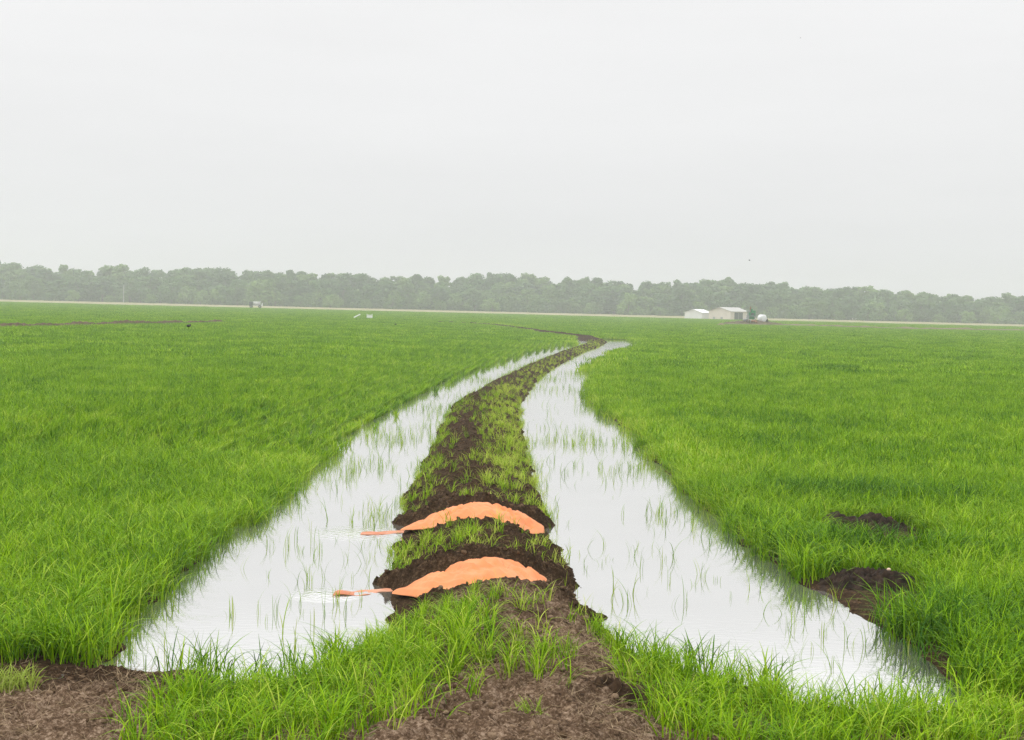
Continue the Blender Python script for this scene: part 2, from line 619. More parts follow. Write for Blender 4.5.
M_mud = simple('dark_mud', (0.009, 0.0055, 0.0035), (0.042, 0.026, 0.016), 0.85, 12, 0.8, spec=0.15)
M_mud_dry = simple('crumbly_soil', (0.018, 0.011, 0.006), (0.060, 0.037, 0.021), 0.95, 16, 0.9, spec=0.08)
a = gp(872, 588)
m1 = mound('mud_mound', 'dark wet mud mound at the water edge of the right channel', 'mound', (a[0], a[1], 0.04), 0.56, 0.36, 0.23, 0.0, 3, M_mud, 'mud mounds in the right field')
a = gp(862, 530)
m2 = mound('mud_mound', 'low mud mound half hidden in grass, farther from the near water', 'mound', (a[0], a[1], 0.04), 0.80, 0.42, 0.20, 0.05, 4, M_mud, 'mud mounds in the right field')
a = gp(608, 705, 0.15)
m3 = mound('soil_mound', 'crumbly brown soil lump on the bare path at the bottom of the picture', 'mound', (a[0], a[1], 0.13), 0.44, 0.24, 0.27, -0.25, 5, M_mud_dry)
M_peb = simple('pale_pebble', (0.55, 0.36, 0.25), (0.75, 0.58, 0.45), 0.6, 30)
bm = bmesh.new()
ball(bm, (0, 0, 0), (0.022, 0.018, 0.015), 3)
for v in bm.verts:
    v.co *= 1 + 0.12 * math.sin(v.co.x * 90 + v.co.y * 60)
o = mesh_obj('pebble', bm, M_peb, smooth=True)
pb = at(888, 568.5, m1.location.y)
o.location = (pb.x, m1.location.y - 0.02, 0.0)
zz = [v.co.z for v in m1.data.vertices if abs(v.co.x + m1.location.x - pb.x) < 0.03 and abs(v.co.y + 0.02) < 0.03]
o.location.z = m1.location.z + (max(zz) if zz else 0.2) + 0.008
tag(o, 'small pale pinkish pebble lying on top of the dark mud mound', 'pebble')

# small stones where the right pool ends
M_rock = simple('wet_stone', (0.05, 0.04, 0.035), (0.16, 0.13, 0.11), 0.5, 30, 0.6)
for k, (px, py, s, lb) in enumerate([(922, 697, 0.055, 'rounded dark stone at the near end of the right channel, standing highest'),
                                     (931, 701, 0.045, 'flat dark stone just right of the rounded stone by the water'),
                                     (955, 702, 0.06, 'rough brown stone farthest right at the near end of the water')]):
    bm = bmesh.new()
    vs = ball(bm, (0, 0, 0), (s * 1.25, s, s * 0.75), 3)
    for v in vs:
        c = v.co
        v.co *= 1 + 0.5 * (float(fbm(np.array([c.x * 18 + k]), np.array([c.y * 18 + c.z * 25]), 3, k)[0]) - 0.5)
    o = mesh_obj('stone', bm, M_rock, smooth=True)
    g = gp(px, py, 0.03)
    o.location = (g[0], g[1], float(land(np.array([g[0]]), np.array([g[1]]))['z'][0]) + s * 0.35)
    tag(o, lb, 'stone', 'stones at the end of the right channel')

# ------------------------------------------------------------------ orange tarps over the cuts
def tarp_mat(name, c1, c2, c3):
    m, nt, N, L = new_mat(name)
    o = N.new('ShaderNodeOutputMaterial')
    t = N.new('ShaderNodeTexCoord')
    n = N.new('ShaderNodeTexNoise')
    n.inputs['Scale'].default_value = 3
    n.inputs['Detail'].default_value = 5
    r = ramp(N, [(0.3, c1), (0.55, c2), (0.8, c3)])
    L.new(t.outputs['Object'], n.inputs['Vector'])
    L.new(n.outputs['Fac'], r.inputs['Fac'])
    p = N.new('ShaderNodeBsdfPrincipled')
    p.inputs['Roughness'].default_value = 0.5
    tr = N.new('ShaderNodeBsdfTranslucent')
    mx = N.new('ShaderNodeMixShader')
    mx.inputs[0].default_value = 0.05
    sp = N.new('ShaderNodeTexNoise')
    sp.inputs['Scale'].default_value = 11
    sp.inputs['Detail'].default_value = 7
    sp.inputs['Roughness'].default_value = 0.75
    L.new(t.outputs['Object'], sp.inputs['Vector'])
    sr = ramp(N, [(0.62, (0, 0, 0)), (0.76, (0.7, 0.7, 0.7))])
    L.new(sp.outputs['Fac'], sr.inputs['Fac'])
    st = N.new('ShaderNodeMix')
    st.data_type = 'RGBA'
    st.inputs[7].default_value = (0.30, 0.13, 0.055, 1)
    L.new(sr.outputs['Color'], st.inputs[0])
    L.new(r.outputs['Color'], st.inputs[6])
    L.new(st.outputs[2], p.inputs['Base Color'])
    L.new(st.outputs[2], tr.inputs['Color'])
    # woven plastic
    w1 = N.new('ShaderNodeTexWave')
    w1.inputs['Scale'].default_value = 90
    w1.inputs['Distortion'].default_value = 1
    L.new(t.outputs['Object'], w1.inputs['Vector'])
    ad = N.new('ShaderNodeMath')
    ad.operation = 'ADD'
    L.new(w1.outputs['Fac'], ad.inputs[0])
    n3 = N.new('ShaderNodeTexNoise')
    n3.inputs['Scale'].default_value = 9
    n3.inputs['Detail'].default_value = 3
    L.new(t.outputs['Object'], n3.inputs['Vector'])
    ml = N.new('ShaderNodeMath')
    ml.operation = 'MULTIPLY'
    ml.inputs[1].default_value = 6
    L.new(n3.outputs['Fac'], ml.inputs[0])
    L.new(ml.outputs[0], ad.inputs[1])
    b = N.new('ShaderNodeBump')
    b.inputs['Strength'].default_value = 0.55
    b.inputs['Distance'].default_value = 0.006
    L.new(ad.outputs[0], b.inputs['Height'])
    L.new(b.outputs['Normal'], p.inputs['Normal'])
    L.new(p.outputs['BSDF'], mx.inputs[1])
    L.new(tr.outputs['BSDF'], mx.inputs[2])
    L.new(mx.outputs[0], o.inputs['Surface'])
    return m


M_tarp = tarp_mat('orange_tarp', (0.78, 0.225, 0.055), (0.84, 0.275, 0.085), (0.87, 0.34, 0.135))
M_tarp_wet = tarp_mat('wet_orange_tarp', (0.60, 0.19, 0.08), (0.74, 0.32, 0.18), (0.78, 0.46, 0.32))


def solid(o, t):
    md = o.modifiers.new('thickness', 'SOLIDIFY')
    md.thickness = t
    md.offset = 0


def tarp(k, xl, xr, label, tail, flap):
    y0, y1 = CUTS[k]
    cx = (xl + xr) / 2
    root = empty('levee_tarp', (cx, (y0 + y1) / 2, 0.3))
    tag(root, label, 'tarp', 'orange tarps laid over the levee')
    nx, ny = 150, 70
    xs, vs = np.linspace(xl, xr, nx), np.linspace(0, 1, ny)
    A, B = np.meshgrid(xs, vs)
    tq = (A - xl) / (xr - xl)
    # the sheet bows: its ends lie nearer the viewer on the flanks
    bow = 0.40 * np.abs(tq * 2 - 1) ** 2
    wid = 1 - np.where(tq < 0.5, 0.97, 0.74) * np.abs(tq * 2 - 1) ** np.where(tq < 0.5, 1.15, 4.5)
    Y = (y0 + y1) / 2 + bow + (B - 0.5) * (y1 - y0 + 0.16) * wid
    l = land(A, Y, rough=False)
    bulge = np.sin(math.pi * np.clip(B, 0, 1)) ** 0.6
    flat = np.clip(wid, 0.05, 1)
    Z = np.maximum(l['prof'], 0.0) + (-0.05 + 0.09 * bulge) * flat + 0.012 * (1 - flat)
    ang = A * 1.0 + 0.55 * Y
    fold = np.abs(fbm(ang * 5.5 + k * 9, (Y - 0.4 * A) * 0.8, 3, 60 + k) - 0.5) * 2.4
    fold2 = np.abs(fbm((A - 0.8 * Y) * 4.0 + k * 5, (Y + A) * 1.0, 2, 70 + k) - 0.5) * 2
    crease = fbm(A * 13 + 6 * Y, (Y - A) * 5, 2, 80 + k) - 0.5
    ends = sm(0.70, 0.95, tq)
    Z += (0.13 * (0.30 - fold) * (1 - 0.2 * ends) + 0.12 * (0.25 - fold2) * (0.6 + 0.2 * ends) + 0.016 * crease) * (0.35 + 0.65 * bulge) * (0.25 + 0.75 * flat)
    Z = np.maximum(Z, np.where((B > 0.12) & (B < 0.9), l['prof'] - 0.03, -1))
    Z = np.maximum(Z, 0.008)
    idx = np.arange(nx * ny).reshape(ny, nx)
    q = np.stack([idx[:-1, :-1], idx[:-1, 1:], idx[1:, 1:], idx[1:, :-1]], -1).reshape(-1, 4)
    me = np_mesh('sheet', np.stack([A.ravel() - cx, Y.ravel() - (y0 + y1) / 2, Z.ravel() - 0.3], -1), q, M_tarp, smooth=True)
    o = link('sheet', me, root)
    solid(o, 0.003)
    # loose wet end trailing in the left pool
    (tx0, ty0), (tx1, ty1) = tail
    n1_, n2_ = 60, 22
    T, S = np.meshgrid(np.linspace(0, 1, n1_), np.linspace(-1, 1, n2_))
    ctr_y = ty0 + (ty1 - ty0) * T + 0.03 * np.sin(T * 7)
    hw = (0.085 + 0.03 * T) * (1 + 0.5 * (fbm(T * 5, S * 0, 2, 90 + k) - 0.5))
    X = tx0 + (tx1 - tx0) * T + 0.03 * S * np.sin(T * 9)
    Yt = ctr_y + S * hw
    Zt = 0.001 + 0.045 * (fbm(X * 7, Yt * 7, 3, 95 + k) - 0.36) * (0.4 + 1.3 * T * (1 - S * S)) * (1 if k == 0 else 0.8)
    idx = np.arange(n1_ * n2_).reshape(n2_, n1_)
    q = np.stack([idx[:-1, :-1], idx[:-1, 1:], idx[1:, 1:], idx[1:, :-1]], -1).reshape(-1, 4)
    me = np_mesh('loose_end', np.stack([X.ravel() - cx, Yt.ravel() - (y0 + y1) / 2, Zt.ravel() - 0.3], -1), q, M_tarp_wet, smooth=True)
    o = link('loose_end', me, root)
    o['label'] = 'wet wrinkled end of the orange tarp trailing in the water'
    solid(o, 0.003)
    if flap:
        (fx0, fy0, fz0), (fx1, fy1, fz1) = flap
        bm = bmesh.new()
        n = 16
        rows = []
        for i in range(n + 1):
            t = i / n
            x = fx0 + (fx1 - fx0) * t
            y = fy0 + (fy1 - fy0) * t
            z = fz0 + (fz1 - fz0) * t + 0.012 * math.sin(t * 11)
            hw_ = 0.045 * math.sin(math.pi * (0.12 + 0.8 * t)) + 0.01
            rows.append([bm.verts.new((x - cx, y - hw_ - (y0 + y1) / 2, z - 0.3 - 0.02)), bm.verts.new((x - cx, y - (y0 + y1) / 2, z - 0.3 + 0.015)),
                         bm.verts.new((x - cx, y + hw_ - (y0 + y1) / 2, z - 0.3 - 0.005))])
        for i in range(n):
            for j in range(2):
                bm.faces.new((rows[i][j], rows[i + 1][j], rows[i + 1][j + 1], rows[i][j + 1]))
        o = mesh_obj('folded_corner', bm, M_tarp, root, True)
        solid(o, 0.003)
    return root


def xat(px, Y, z):
    # world x under a picture column at depth Y and height z
    lo = at(px, 500, Y)
    hi = at(px, 600, Y)
    return lo.x + (hi.x - lo.x) * ((z - lo.z) / (hi.z - lo.z))


def hz(x, y):
    return float(land(np.array([x]), np.array([y]))['z'][0])


ta, tb = gp(400, 590), gp(335, 594)
tarp(0, xat(392, 13.3, 0.02), xat(547, 13.2, 0.05), 'orange tarp over the nearer cut in the dirt levee', (ta, tb), None)
ta, tb = gp(408, 532), gp(362, 533.5)
fx, fy = xat(489, 17.85, 0.42), 17.85
fx2 = xat(508, 17.8, 0.34)
tarp(1, xat(401, 17.2, 0.02), xat(544, 17.1, 0.05), 'orange tarp over the farther cut in the dirt levee, with a folded corner', (ta, tb),
     ((fx, fy, hz(fx, fy) + 0.035), (fx2, 17.8, hz(fx2, 17.8) + 0.03)))

# ------------------------------------------------------------------ grass tufts: sources and scatter
def tuft_mesh(name, n, rad, hmin, hmax, wid, seg, bend, seed, mat, row=1.0, stiff=0.0, thin=1.0):
    r = random.Random(seed)
    V_, Q_ = [], []
    for _ in range(n):
        a = r.uniform(0, 2 * math.pi)
        rr = rad * math.sqrt(r.random())
        bx, by = rr * math.cos(a) * thin, rr * math.sin(a) * row
        az = r.uniform(0, 2 * math.pi)
        h = r.uniform(hmin, hmax)
        b = r.uniform(0.15, 1.0) ** 1.4 * bend
        lean = r.uniform(0.02, 0.38) * (1 - stiff)
        dx, dy = math.cos(az), math.sin(az)
        tw = r.uniform(-0.6, 0.6)
        sx, sy = -math.sin(az + tw), math.cos(az + tw)
        w = wid * r.uniform(0.75, 1.25)
        b0 = len(V_)
        droop = r.random() < 0.7
        for i in range(seg + 1):
            t = i / seg
            out = h * (lean * t + b * t ** 2.2)
            up = h * (t - 0.28 * b * t ** 3 - (0.30 * b * max(0, t - 0.55) ** 1.3 * 2.2 if droop else 0))
            ww = w * 0.5 * (1 - 0.15 * (1 - t)) * (1 - t ** 2.6) + 0.0004
            cx, cy = bx + dx * out, by + dy * out
            V_ += [(cx - sx * ww, cy - sy * ww, up - 0.01), (cx + sx * ww, cy + sy * ww, up - 0.01)]
        for i in range(seg):
            Q_.append((b0 + 2 * i, b0 + 2 * i + 1, b0 + 2 * i + 3, b0 + 2 * i + 2))
    return np_mesh(name, V_, Q_, mat)


def source(name, meshes):
    c = bpy.data.collections.new(name)
    for k, me in enumerate(meshes):
        o = bpy.data.objects.new('%s_%02d' % (name, k), me)
        c.objects.link(o)
    return c


S_near = source('blade_tuft', [tuft_mesh('blade_tuft', 9, 0.075, 0.20, 0.35, 0.0095, 6, 1.15, 100 + k, M_grass) for k in range(8)])
S_mid = source('blade_patch', [tuft_mesh('blade_patch', 42, 0.24, 0.21, 0.32, 0.0140, 5, 1.25, 200 + k, M_grass) for k in range(8)])
S_far = source('blade_swath', [tuft_mesh('blade_swath', 100, 0.75, 0.19, 0.31, 0.030, 3, 1.2, 300 + k, M_grass) for k in range(6)])
S_thin = source('seedling', [tuft_mesh('seedling', 3, 0.03, 0.10, 0.34, 0.0060, 6, 0.55, 400 + k, M_grass, stiff=0.6) for k in range(8)])
S_straw = source('straw_bit', [tuft_mesh('straw_bit', 2, 0.05, 0.05, 0.20, 0.0035, 3, 0.6, 500 + k, M_straw) for k in range(6)])


S_row = source('drill_row', [tuft_mesh('drill_row', 34, 0.42, 0.15, 0.33, 0.016, 4, 0.7, 600 + k, M_grass, thin=0.11) for k in range(6)])


def clod_mesh(k):
    bm = bmesh.new()
    vs = ball(bm, (0, 0, 0), (1, 0.85, 0.7), 2)
    for v in vs:
        c = v.co
        f = float(fbm(np.array([c.x * 1.6 + k * 7]), np.array([c.y * 1.6 + c.z * 2.1]), 3, k)[0]) - 0.5
        v.co *= 1 + 1.1 * f
    me = bpy.data.meshes.new('clod')
    bm.to_mesh(me)
    bm.free()
    me.materials.append(M_clod)
    return me


S_clod = source('clod', [clod_mesh(k) for k in range(6)])


def scatter(name, pts, rot, scl, tint, src, kind='stuff', tilt=None):
    n = len(pts)
    me = bpy.data.meshes.new(name)
    me.vertices.add(n)
    me.vertices.foreach_set('co', np.asarray(pts, np.float32).ravel())
    for nm, arr, ty in (('spin', rot, 'FLOAT'), ('size', scl, 'FLOAT'), ('tint', tint, 'FLOAT'), ('tilt', np.zeros(n) if tilt is None else tilt, 'FLOAT')):
        a_ = me.attributes.new(nm, ty, 'POINT')
        a_.data.foreach_set('value', np.asarray(arr, np.float32))
    a_ = me.attributes.new('pick', 'INT', 'POINT')
    a_.data.foreach_set('value', RNG.integers(0, len(src.objects), n).astype(np.int32))
    o = link(name, me)
    ng = bpy.data.node_groups.new(name, 'GeometryNodeTree')
    ng.interface.new_socket('Geometry', in_out='INPUT', socket_type='NodeSocketGeometry')
    ng.interface.new_socket('Geometry', in_out='OUTPUT', socket_type='NodeSocketGeometry')
    N, L = ng.nodes, ng.links
    gi, go = N.new('NodeGroupInput'), N.new('NodeGroupOutput')
    ci = N.new('GeometryNodeCollectionInfo')
    ci.inputs['Collection'].default_value = src
    ci.inputs['Separate Children'].default_value = True
    ci.inputs['Reset Children'].default_value = True
    ip = N.new('GeometryNodeInstanceOnPoints')
    ip.inputs['Pick Instance'].default_value = True

    def na(nm, ty):
        x = N.new('GeometryNodeInputNamedAttribute')
        x.data_type = ty
        x.inputs['Name'].default_value = nm
        return x.outputs['Attribute']
    cx = N.new('ShaderNodeCombineXYZ')
    L.new(na('tilt', 'FLOAT'), cx.inputs['X'])
    L.new(na('spin', 'FLOAT'), cx.inputs['Z'])
    L.new(gi.outputs[0], ip.inputs['Points'])
    L.new(ci.outputs[0], ip.inputs['Instance'])
    L.new(na('pick', 'INT'), ip.inputs['Instance Index'])
    L.new(cx.outputs[0], ip.inputs['Rotation'])
    L.new(na('size', 'FLOAT'), ip.inputs['Scale'])
    L.new(ip.outputs[0], go.inputs[0])
    md = o.modifiers.new('scatter', 'NODES')
    md.node_group = ng
    tag(o, kind=kind)
    return o


def in_mounds(x, y, grow=1.0):
    m = np.zeros(x.shape, bool)
    for cx, cy, rx, ry, rz in MOUNDS:
        a = (x - cx) * math.cos(rz) + (y - cy) * math.sin(rz)
        b = -(x - cx) * math.sin(rz) + (y - cy) * math.cos(rz)
        m |= (a / (rx * grow)) ** 2 + (b / (ry * grow)) ** 2 < 1
    return m


def candidates(n, y0, y1, k, m):
    """n points spread evenly over the wedge of land between two depths"""
    y = RNG.uniform(y0, y1, n)
    hw = k * y + m
    keep = RNG.uniform(0, k * y1 + m, n) < hw
    y = y[keep]
    return RNG.uniform(-1, 1, len(y)) * (k * y + m), y


def wedge_area(y0, y1, k, m):
    return k * (y1 ** 2 - y0 ** 2) + 2 * m * (y1 - y0)


def rows(x, y, frac, step=0.2):
    """drilled rows running away from the road"""
    u = x - 0.045 * y
    ur = np.round(u / step) * step + RNG.normal(0, 0.022, len(u))
    m = RNG.random(len(u)) < frac
    return np.where(m, ur + 0.045 * y, x)


CLEAR = [(m1.location.x - 0.16, m1.location.y - 0.66, 0.52, 0.92), (m2.location.x, m2.location.y - 0.95, 0.70, 1.2)]


def cleared(x, y):
    m = np.zeros(x.shape, bool)
    for cx, cy_, rx, ry in CLEAR:
        m |= ((x - cx) / rx) ** 2 + ((y - cy_) / ry) ** 2 < 1 + 0.5 * (fbm(x * 3, y * 3, 2, 66) - 0.5)
    return m


BUCK = {'field_grass': [], 'bank_grass': [], 'levee_grass': [], 'water_seedlings': []}


def grow(y0, y1, k, m, D, lod):
    A_ = wedge_area(y0, y1, k, m)
    n = int(D * A_ * (k * y1 + m) * (y1 - y0) * 2 / A_)
    x, y = candidates(n, y0, y1, k, m)
    left = x < np.interp(y, LEVEE[:18, 1], LEVEE[:18, 0])
    x = np.where(left, rows(x, y, 0.8), rows(x, y, 0.35))
    l = land(x, y, rough=True) if y1 < 260 else None
    return x, y, l


def emit(bucket, x, y, z, h, tint, lod):
    BUCK[bucket].append((x, y, z, h, tint, lod))


for (y0, y1, k, m, D, lod) in ((6.0, 24, 0.40, 3.0, 145, 0), (24, 62, 0.40, 2.0, 19, 1), (62, 240, 0.40, 0.0, 2.6, 2)):
    x, y, l = grow(y0, y1, k, m, D, lod)
    s, d, w, hd, q = l['s'], l['d'], l['w'], l['hd'], l['q']
    u = RNG.random(len(x))
    n_big = fbm(x * 0.35, y * 0.35, 3, 501)
    n_small = fbm(x * 1.4, y * 1.4, 3, 502)
    lev = d < w * 1.03
    mud = in_mounds(x, y, 0.95)
    b_l, b_r = sdist(x, y, BANK_L), sdist(x, y, BANK_R)
    # fields on both sides
    f = (hd < 0.02) & (s < 0.10) & (d > w * 1.2) & ~mud & ~cleared(x, y)
    rag = sm(-0.12, 0.22, -s + 0.6 * (n_small - 0.5))
    f &= u < 0.22 + 0.78 * rag
    hsc = RNG.normal(1.0, 0.12, len(x)) * (0.90 + 0.22 * n_big)
    hsc = np.where(s > -0.5, hsc * 1.05, hsc)
    dark = np.exp(-(((x - gp(850, 500)[0]) / 2.6) ** 2 + ((y - gp(850, 505)[1]) / 0.9) ** 2))
    dark = np.maximum(dark, np.exp(-(((x - gp(870, 560)[0]) / 1.2) ** 2 + ((y - gp(870, 560)[1]) / 0.5) ** 2)))
    dark = np.maximum(dark, 0.75 * np.exp(-(((x - gp(980, 640)[0]) / 1.1) ** 2 + ((y - gp(980, 640)[1]) / 1.3) ** 2)))
    ti = 0.43 + 0.10 * (n_small - 0.5) - 0.33 * dark
    ti = ti + np.where((s > -1.1) & (y > 20), 0.10, 0)
    hsc = hsc * (1 + 0.25 * dark)
    rowz = (lod > 0) & (x < np.interp(y, LEVEE[:18, 1], LEVEE[:18, 0])) & (s > -7 + 3 * (n_big - 0.5)) & (y < 105)
    fr = f & rowz
    f &= ~rowz
    if fr.any():
        xr, yr_ = x[fr], y[fr]
        if lod == 2:
            xr, yr_ = np.tile(xr, 5) + RNG.uniform(-1, 1, len(xr) * 5), np.tile(yr_, 5) + RNG.uniform(-1, 1, len(yr_) * 5)
        xr = np.round((xr - 0.045 * yr_) / 0.40) * 0.40 + 0.045 * yr_ + RNG.normal(0, 0.015, len(xr))
        lr_ = land(xr, yr_, rough=False)
        kr = (lr_['s'] < 0.35) & (lr_['d'] > lr_['w'] * 1.2) & (RNG.random(len(xr)) < 0.95 - 0.75 * sm(-0.1, 0.35, lr_['s']))
        emit('field_grass', xr[kr], yr_[kr], np.maximum(lr_['z'], -0.02)[kr], RNG.normal(0.95, 0.1, kr.sum()), np.full(kr.sum(), 0.42), 4)
    emit('field_grass', x[f], y[f], np.maximum(l['z'], -0.02)[f], hsc[f], ti[f], lod)
    # grassy banks of the headland
    if lod == 0:
        b = ((b_l > -0.05) | (b_r > -0.05)) & (s < -0.02) & ~mud
        ed = np.maximum(b_l, b_r)
        b &= u < 0.35 + 0.65 * sm(-0.05, 0.25, ed)
        b &= y < 11.85 + 0.5 * (n_small - 0.5)
        emit('bank_grass', x[b], y[b], l['z'][b], (RNG.normal(0.80, 0.13, len(x)) * (0.5 + 0.5 * sm(12.0, 10.6, y)))[b], (0.52 + 0.08 * (n_small - 0.5))[b], lod)
        # thin growth on the bare path
        p = (hd > 0.0) & (np.abs(q) < 1.25) & (ed < 0.0) & ~mud & (l['ridge'] < 0.3) & (u < (0.50 * sm(0.46, 0.60, n_small) + 0.05) * np.where(q < 0.3, 1.0, 0.55) + 0.16 * sm(0.55, 0.95, np.abs(q))) & (y < 12.0) & (u < 0.01 + sm(9.0, 10.0, y))
        emit('bank_grass', x[p], y[p], l['z'][p], RNG.uniform(0.5, 0.85, len(x))[p], np.full(len(x), 0.62)[p], lod)
        # right end of the headland, thin and dry
        e_ = (hd > 0.0) & (x > 2.6) & (ed < 0) & (u < 0.10 * sm(0.4, 0.6, n_small)) & ~mud
        emit('bank_grass', x[e_], y[e_], l['z'][e_], RNG.uniform(0.4, 0.7, len(x))[e_], np.full(len(x), 0.7)[e_], lod)

# levee: right flank grassy, crest bare, left foot green
for (y0, y1, D) in ((10.5, 40, 120), (40, 125, 60)):
    x, y, l = grow(y0, y1, 0.085, 1.6, D, 0)
    s, d, w, hd, q = l['s'], l['d'], l['w'], l['hd'], l['q']
    u = RNG.random(len(x))
    n_small = fbm(x * 1.4, y * 1.4, 3, 502)
    n_fine = fbm(x * 4.0, y * 4.0, 2, 504)
    bareness = np.exp(-((q + 0.28) / 0.44) ** 2)
    pl = np.clip(0.72 - 0.68 * bareness, 0, 1) * (0.25 + 1.0 * sm(0.35, 0.6, n_small)) * sm(0.36, 0.58, n_fine) + 0.018
    pl = np.where(q < -0.3, pl * 0.75, pl * 1.1)
    between = (y > CUTS[0][1]) & (y < CUTS[1][0])
    pl = np.where(between, np.where(q < 0.05, 0.62, 0.30) * sm(0.3, 0.55, n_small + 0.1) * sm(0.34, 0.52, n_fine + 0.08), pl)
    pl = np.where(y < CUTS[0][0], np.where(q < -0.2, 0.55, np.where(q > 0.6, 0.35, 0.06)) * sm(0.35, 0.6, n_small), pl)
    pl = pl * (1 - np.clip(l['ridge'] * 1.25, 0, 1)) * (l['cut'] < 0.05)
    pl = np.where(l['ny'] > 109, pl * 0.25, pl)
    g = (hd < 0.02) & (d < w * 1.05) & (u < pl) & (l['z'] > -0.03)
    hs_ = RNG.uniform(0.35, 0.72, len(x)) * np.where(y > 45, 0.8, 1.0)
    ti = np.where(q > 0.1, 0.80, 0.62) + 0.25 * (n_small - 0.5)
    emit('levee_grass', x[g], y[g], l['z'][g], hs_[g], ti[g], 0)

# thin seedlings standing in the water
for (y0, y1, D) in ((9, 30, 40), (30, 80, 20)):
    x, y, l = grow(y0, y1, 0.24, 2.0, D, 0)
    s, d, w, hd, q = l['s'], l['d'], l['w'], l['hd'], l['q']
    u = RNG.random(len(x))
    cl = fbm(x * 0.8, y * 0.45, 3, 503)
    rightp = x > np.interp(y, LEVEE[:18, 1], LEVEE[:18, 0])
    pw = (0.85 * sm(0.50, 0.66, cl) + 0.025) * np.where(y > 19, 1.5, 1.0)
    pw = pw * np.where(y < 17.5, np.where(rightp, 0.30, 0.5), 1.0)
    pw = pw + 0.35 * sm(0.30, 0.0, s) + 0.40 * sm(1.30, 1.0, d / w) * (y > 17.5) * sm(0.4, 0.6, cl + 0.1)
    pw = pw + np.where(~rightp & (y > 20), 0.75 * sm(1.2, 0.2, s) * sm(0.42, 0.6, cl), 0)
    pw = pw + 0.35 * np.exp(-(((x - gp(165, 665)[0]) / 0.40) ** 2 + ((y - 11.0) / 0.35) ** 2))
    wsel = (s > 0.0) & (d > w * 0.98) & (hd < 0) & (u < pw)
    emit('water_seedlings', x[wsel], y[wsel], np.zeros(wsel.sum()) - 0.02, RNG.uniform(0.45, 1.15, len(x))[wsel], np.full(len(x), 0.50)[wsel], 3)

# the rest of both fields, out to the pale stubble
A_ = wedge_area(240, 440, 0.42, 0)
n = int(1.5 * 2 * (0.42 * 440) * 200)
x, y = candidates(n, 240, 440, 0.42, 0)
keep = (y + 14 * (fbm(x * 0.02, y * 0.01, 3, 77) - 0.5) * 2 < 424)
dd, _, _ = pdist(x, y, LOW_R)
keep &= RNG.random(len(x)) < 0.30 + 0.70 * sm(2.5, 8, dd + 7 * (fbm(x * 0.12, y * 0.12, 3, 88) - 0.5))
keep &= ~((np.abs(x - at(758, 325, 288).x) < 9) & (np.abs(y - 281) < 11) & (RNG.random(len(x)) < 0.85))
x, y = x[keep], y[keep]
emit('field_grass', x, y, np.full(len(x), 0.03), RNG.normal(1.05, 0.1, len(x)), np.full(len(x), 0.44), 2)

SRC = {4: (S_row, 'row'), 0: (S_near, 'tuft'), 1: (S_mid, 'patch'), 2: (S_far, 'swath'), 3: (S_thin, 'seedling')}
for nm, parts in BUCK.items():
    for lod in (0, 1, 2, 3, 4):
        ps = [p for p in parts if p[5] == lod]
        if not ps:
            continue
        x, y, z, h, ti = [np.concatenate([p[i] for p in ps]) for i in range(5)]
        if nm == 'field_grass' and lod == 2:
            dl, _, _ = pdist(x, y, LOW_L)
            kk = RNG.random(len(x)) < 0.12 + 0.88 * sm(0.8, 2.6, dl)
            x, y, z, h, ti = x[kk], y[kk], z[kk], h[kk], ti[kk]
        o = scatter(nm, np.stack([x, y, z], -1), RNG.uniform(0, 6.283, len(x)) if lod != 4 else RNG.integers(0, 2, len(x)) * math.pi - 0.045 + RNG.normal(0, 0.06, len(x)), np.clip(h, 0.3, 1.6), ti, SRC[lod][0], tilt=RNG.normal(0, 0.07, len(x)))
        print(nm, lod, len(x))

# clods and straw
def ground_pts(n, fn, y0=6, y1=40):
    x, y = candidates(n, y0, y1, 0.40, 2)
    l = land(x, y)
    k = fn(x, y, l)
    return x[k], y[k], l['z'][k]


x, y, z = ground_pts(1000000, lambda x, y, l: (((l['d'] < l['w'] * 1.1) | (l['hd'] > 0.1) | cleared(x, y)) & (l['z'] > 0.0) & (l['cut'] < 0.08) & (RNG.random(len(x)) < 0.20 + 0.6 * l['ridge'])))
sz = 0.006 + 0.026 * RNG.random(len(x)) ** 4
hdc = np.interp(x, EDGE[:, 0], EDGE[:, 1]) - y
scatter('soil_clods', np.stack([x, y, z - 0.15 * sz], -1), RNG.uniform(0, 6.28, len(x)), sz, 0.30 + 0.32 * sm(0.4, 1.4, hdc), S_clod, tilt=RNG.uniform(0, 6, len(x)))
print('clods', len(x))
x, y, z = ground_pts(300000, lambda x, y, l: ((l['hd'] > 0.05) & (sdist(x, y, BANK_L) < 0) & (sdist(x, y, BANK_R) < 0) & (RNG.random(len(x)) < 0.22 * sm(0.35, 0.7, fbm(x * 1.2, y * 1.2, 3, 90)))), 6, 14)
scatter('straw_litter', np.stack([x, y, z + 0.012], -1), RNG.uniform(0, 6.28, len(x)), RNG.uniform(0.3, 1.0, len(x)), np.zeros(len(x)), S_straw, tilt=RNG.normal(1.5, 0.18, len(x)))
print('straw', len(x))

# weeds that stand on their own
for (px, py, rad, hmax, n, lb, sd) in ((14, 690, 0.17, 0.20, 170, 'yellowish grass clump on the bare soil at the left edge', 901),
                                       (527, 735, 0.10, 0.14, 80, 'small yellowish weed clump on the bare soil at the bottom edge', 902)):
    me = tuft_mesh('weed_clump', n, rad, hmax * 0.4, hmax, 0.009, 5, 1.1, sd, leaf_mat('weed_leaf', [(0.0, (0.24, 0.33, 0.04)), (0.5, (0.34, 0.40, 0.08))]))
    o = link('weed_clump', me)
    g = gp(px, py, 0.12)
    o.location = (g[0], g[1], hz(*g))
    tag(o, lb, 'weed', 'weeds on the bare soil')

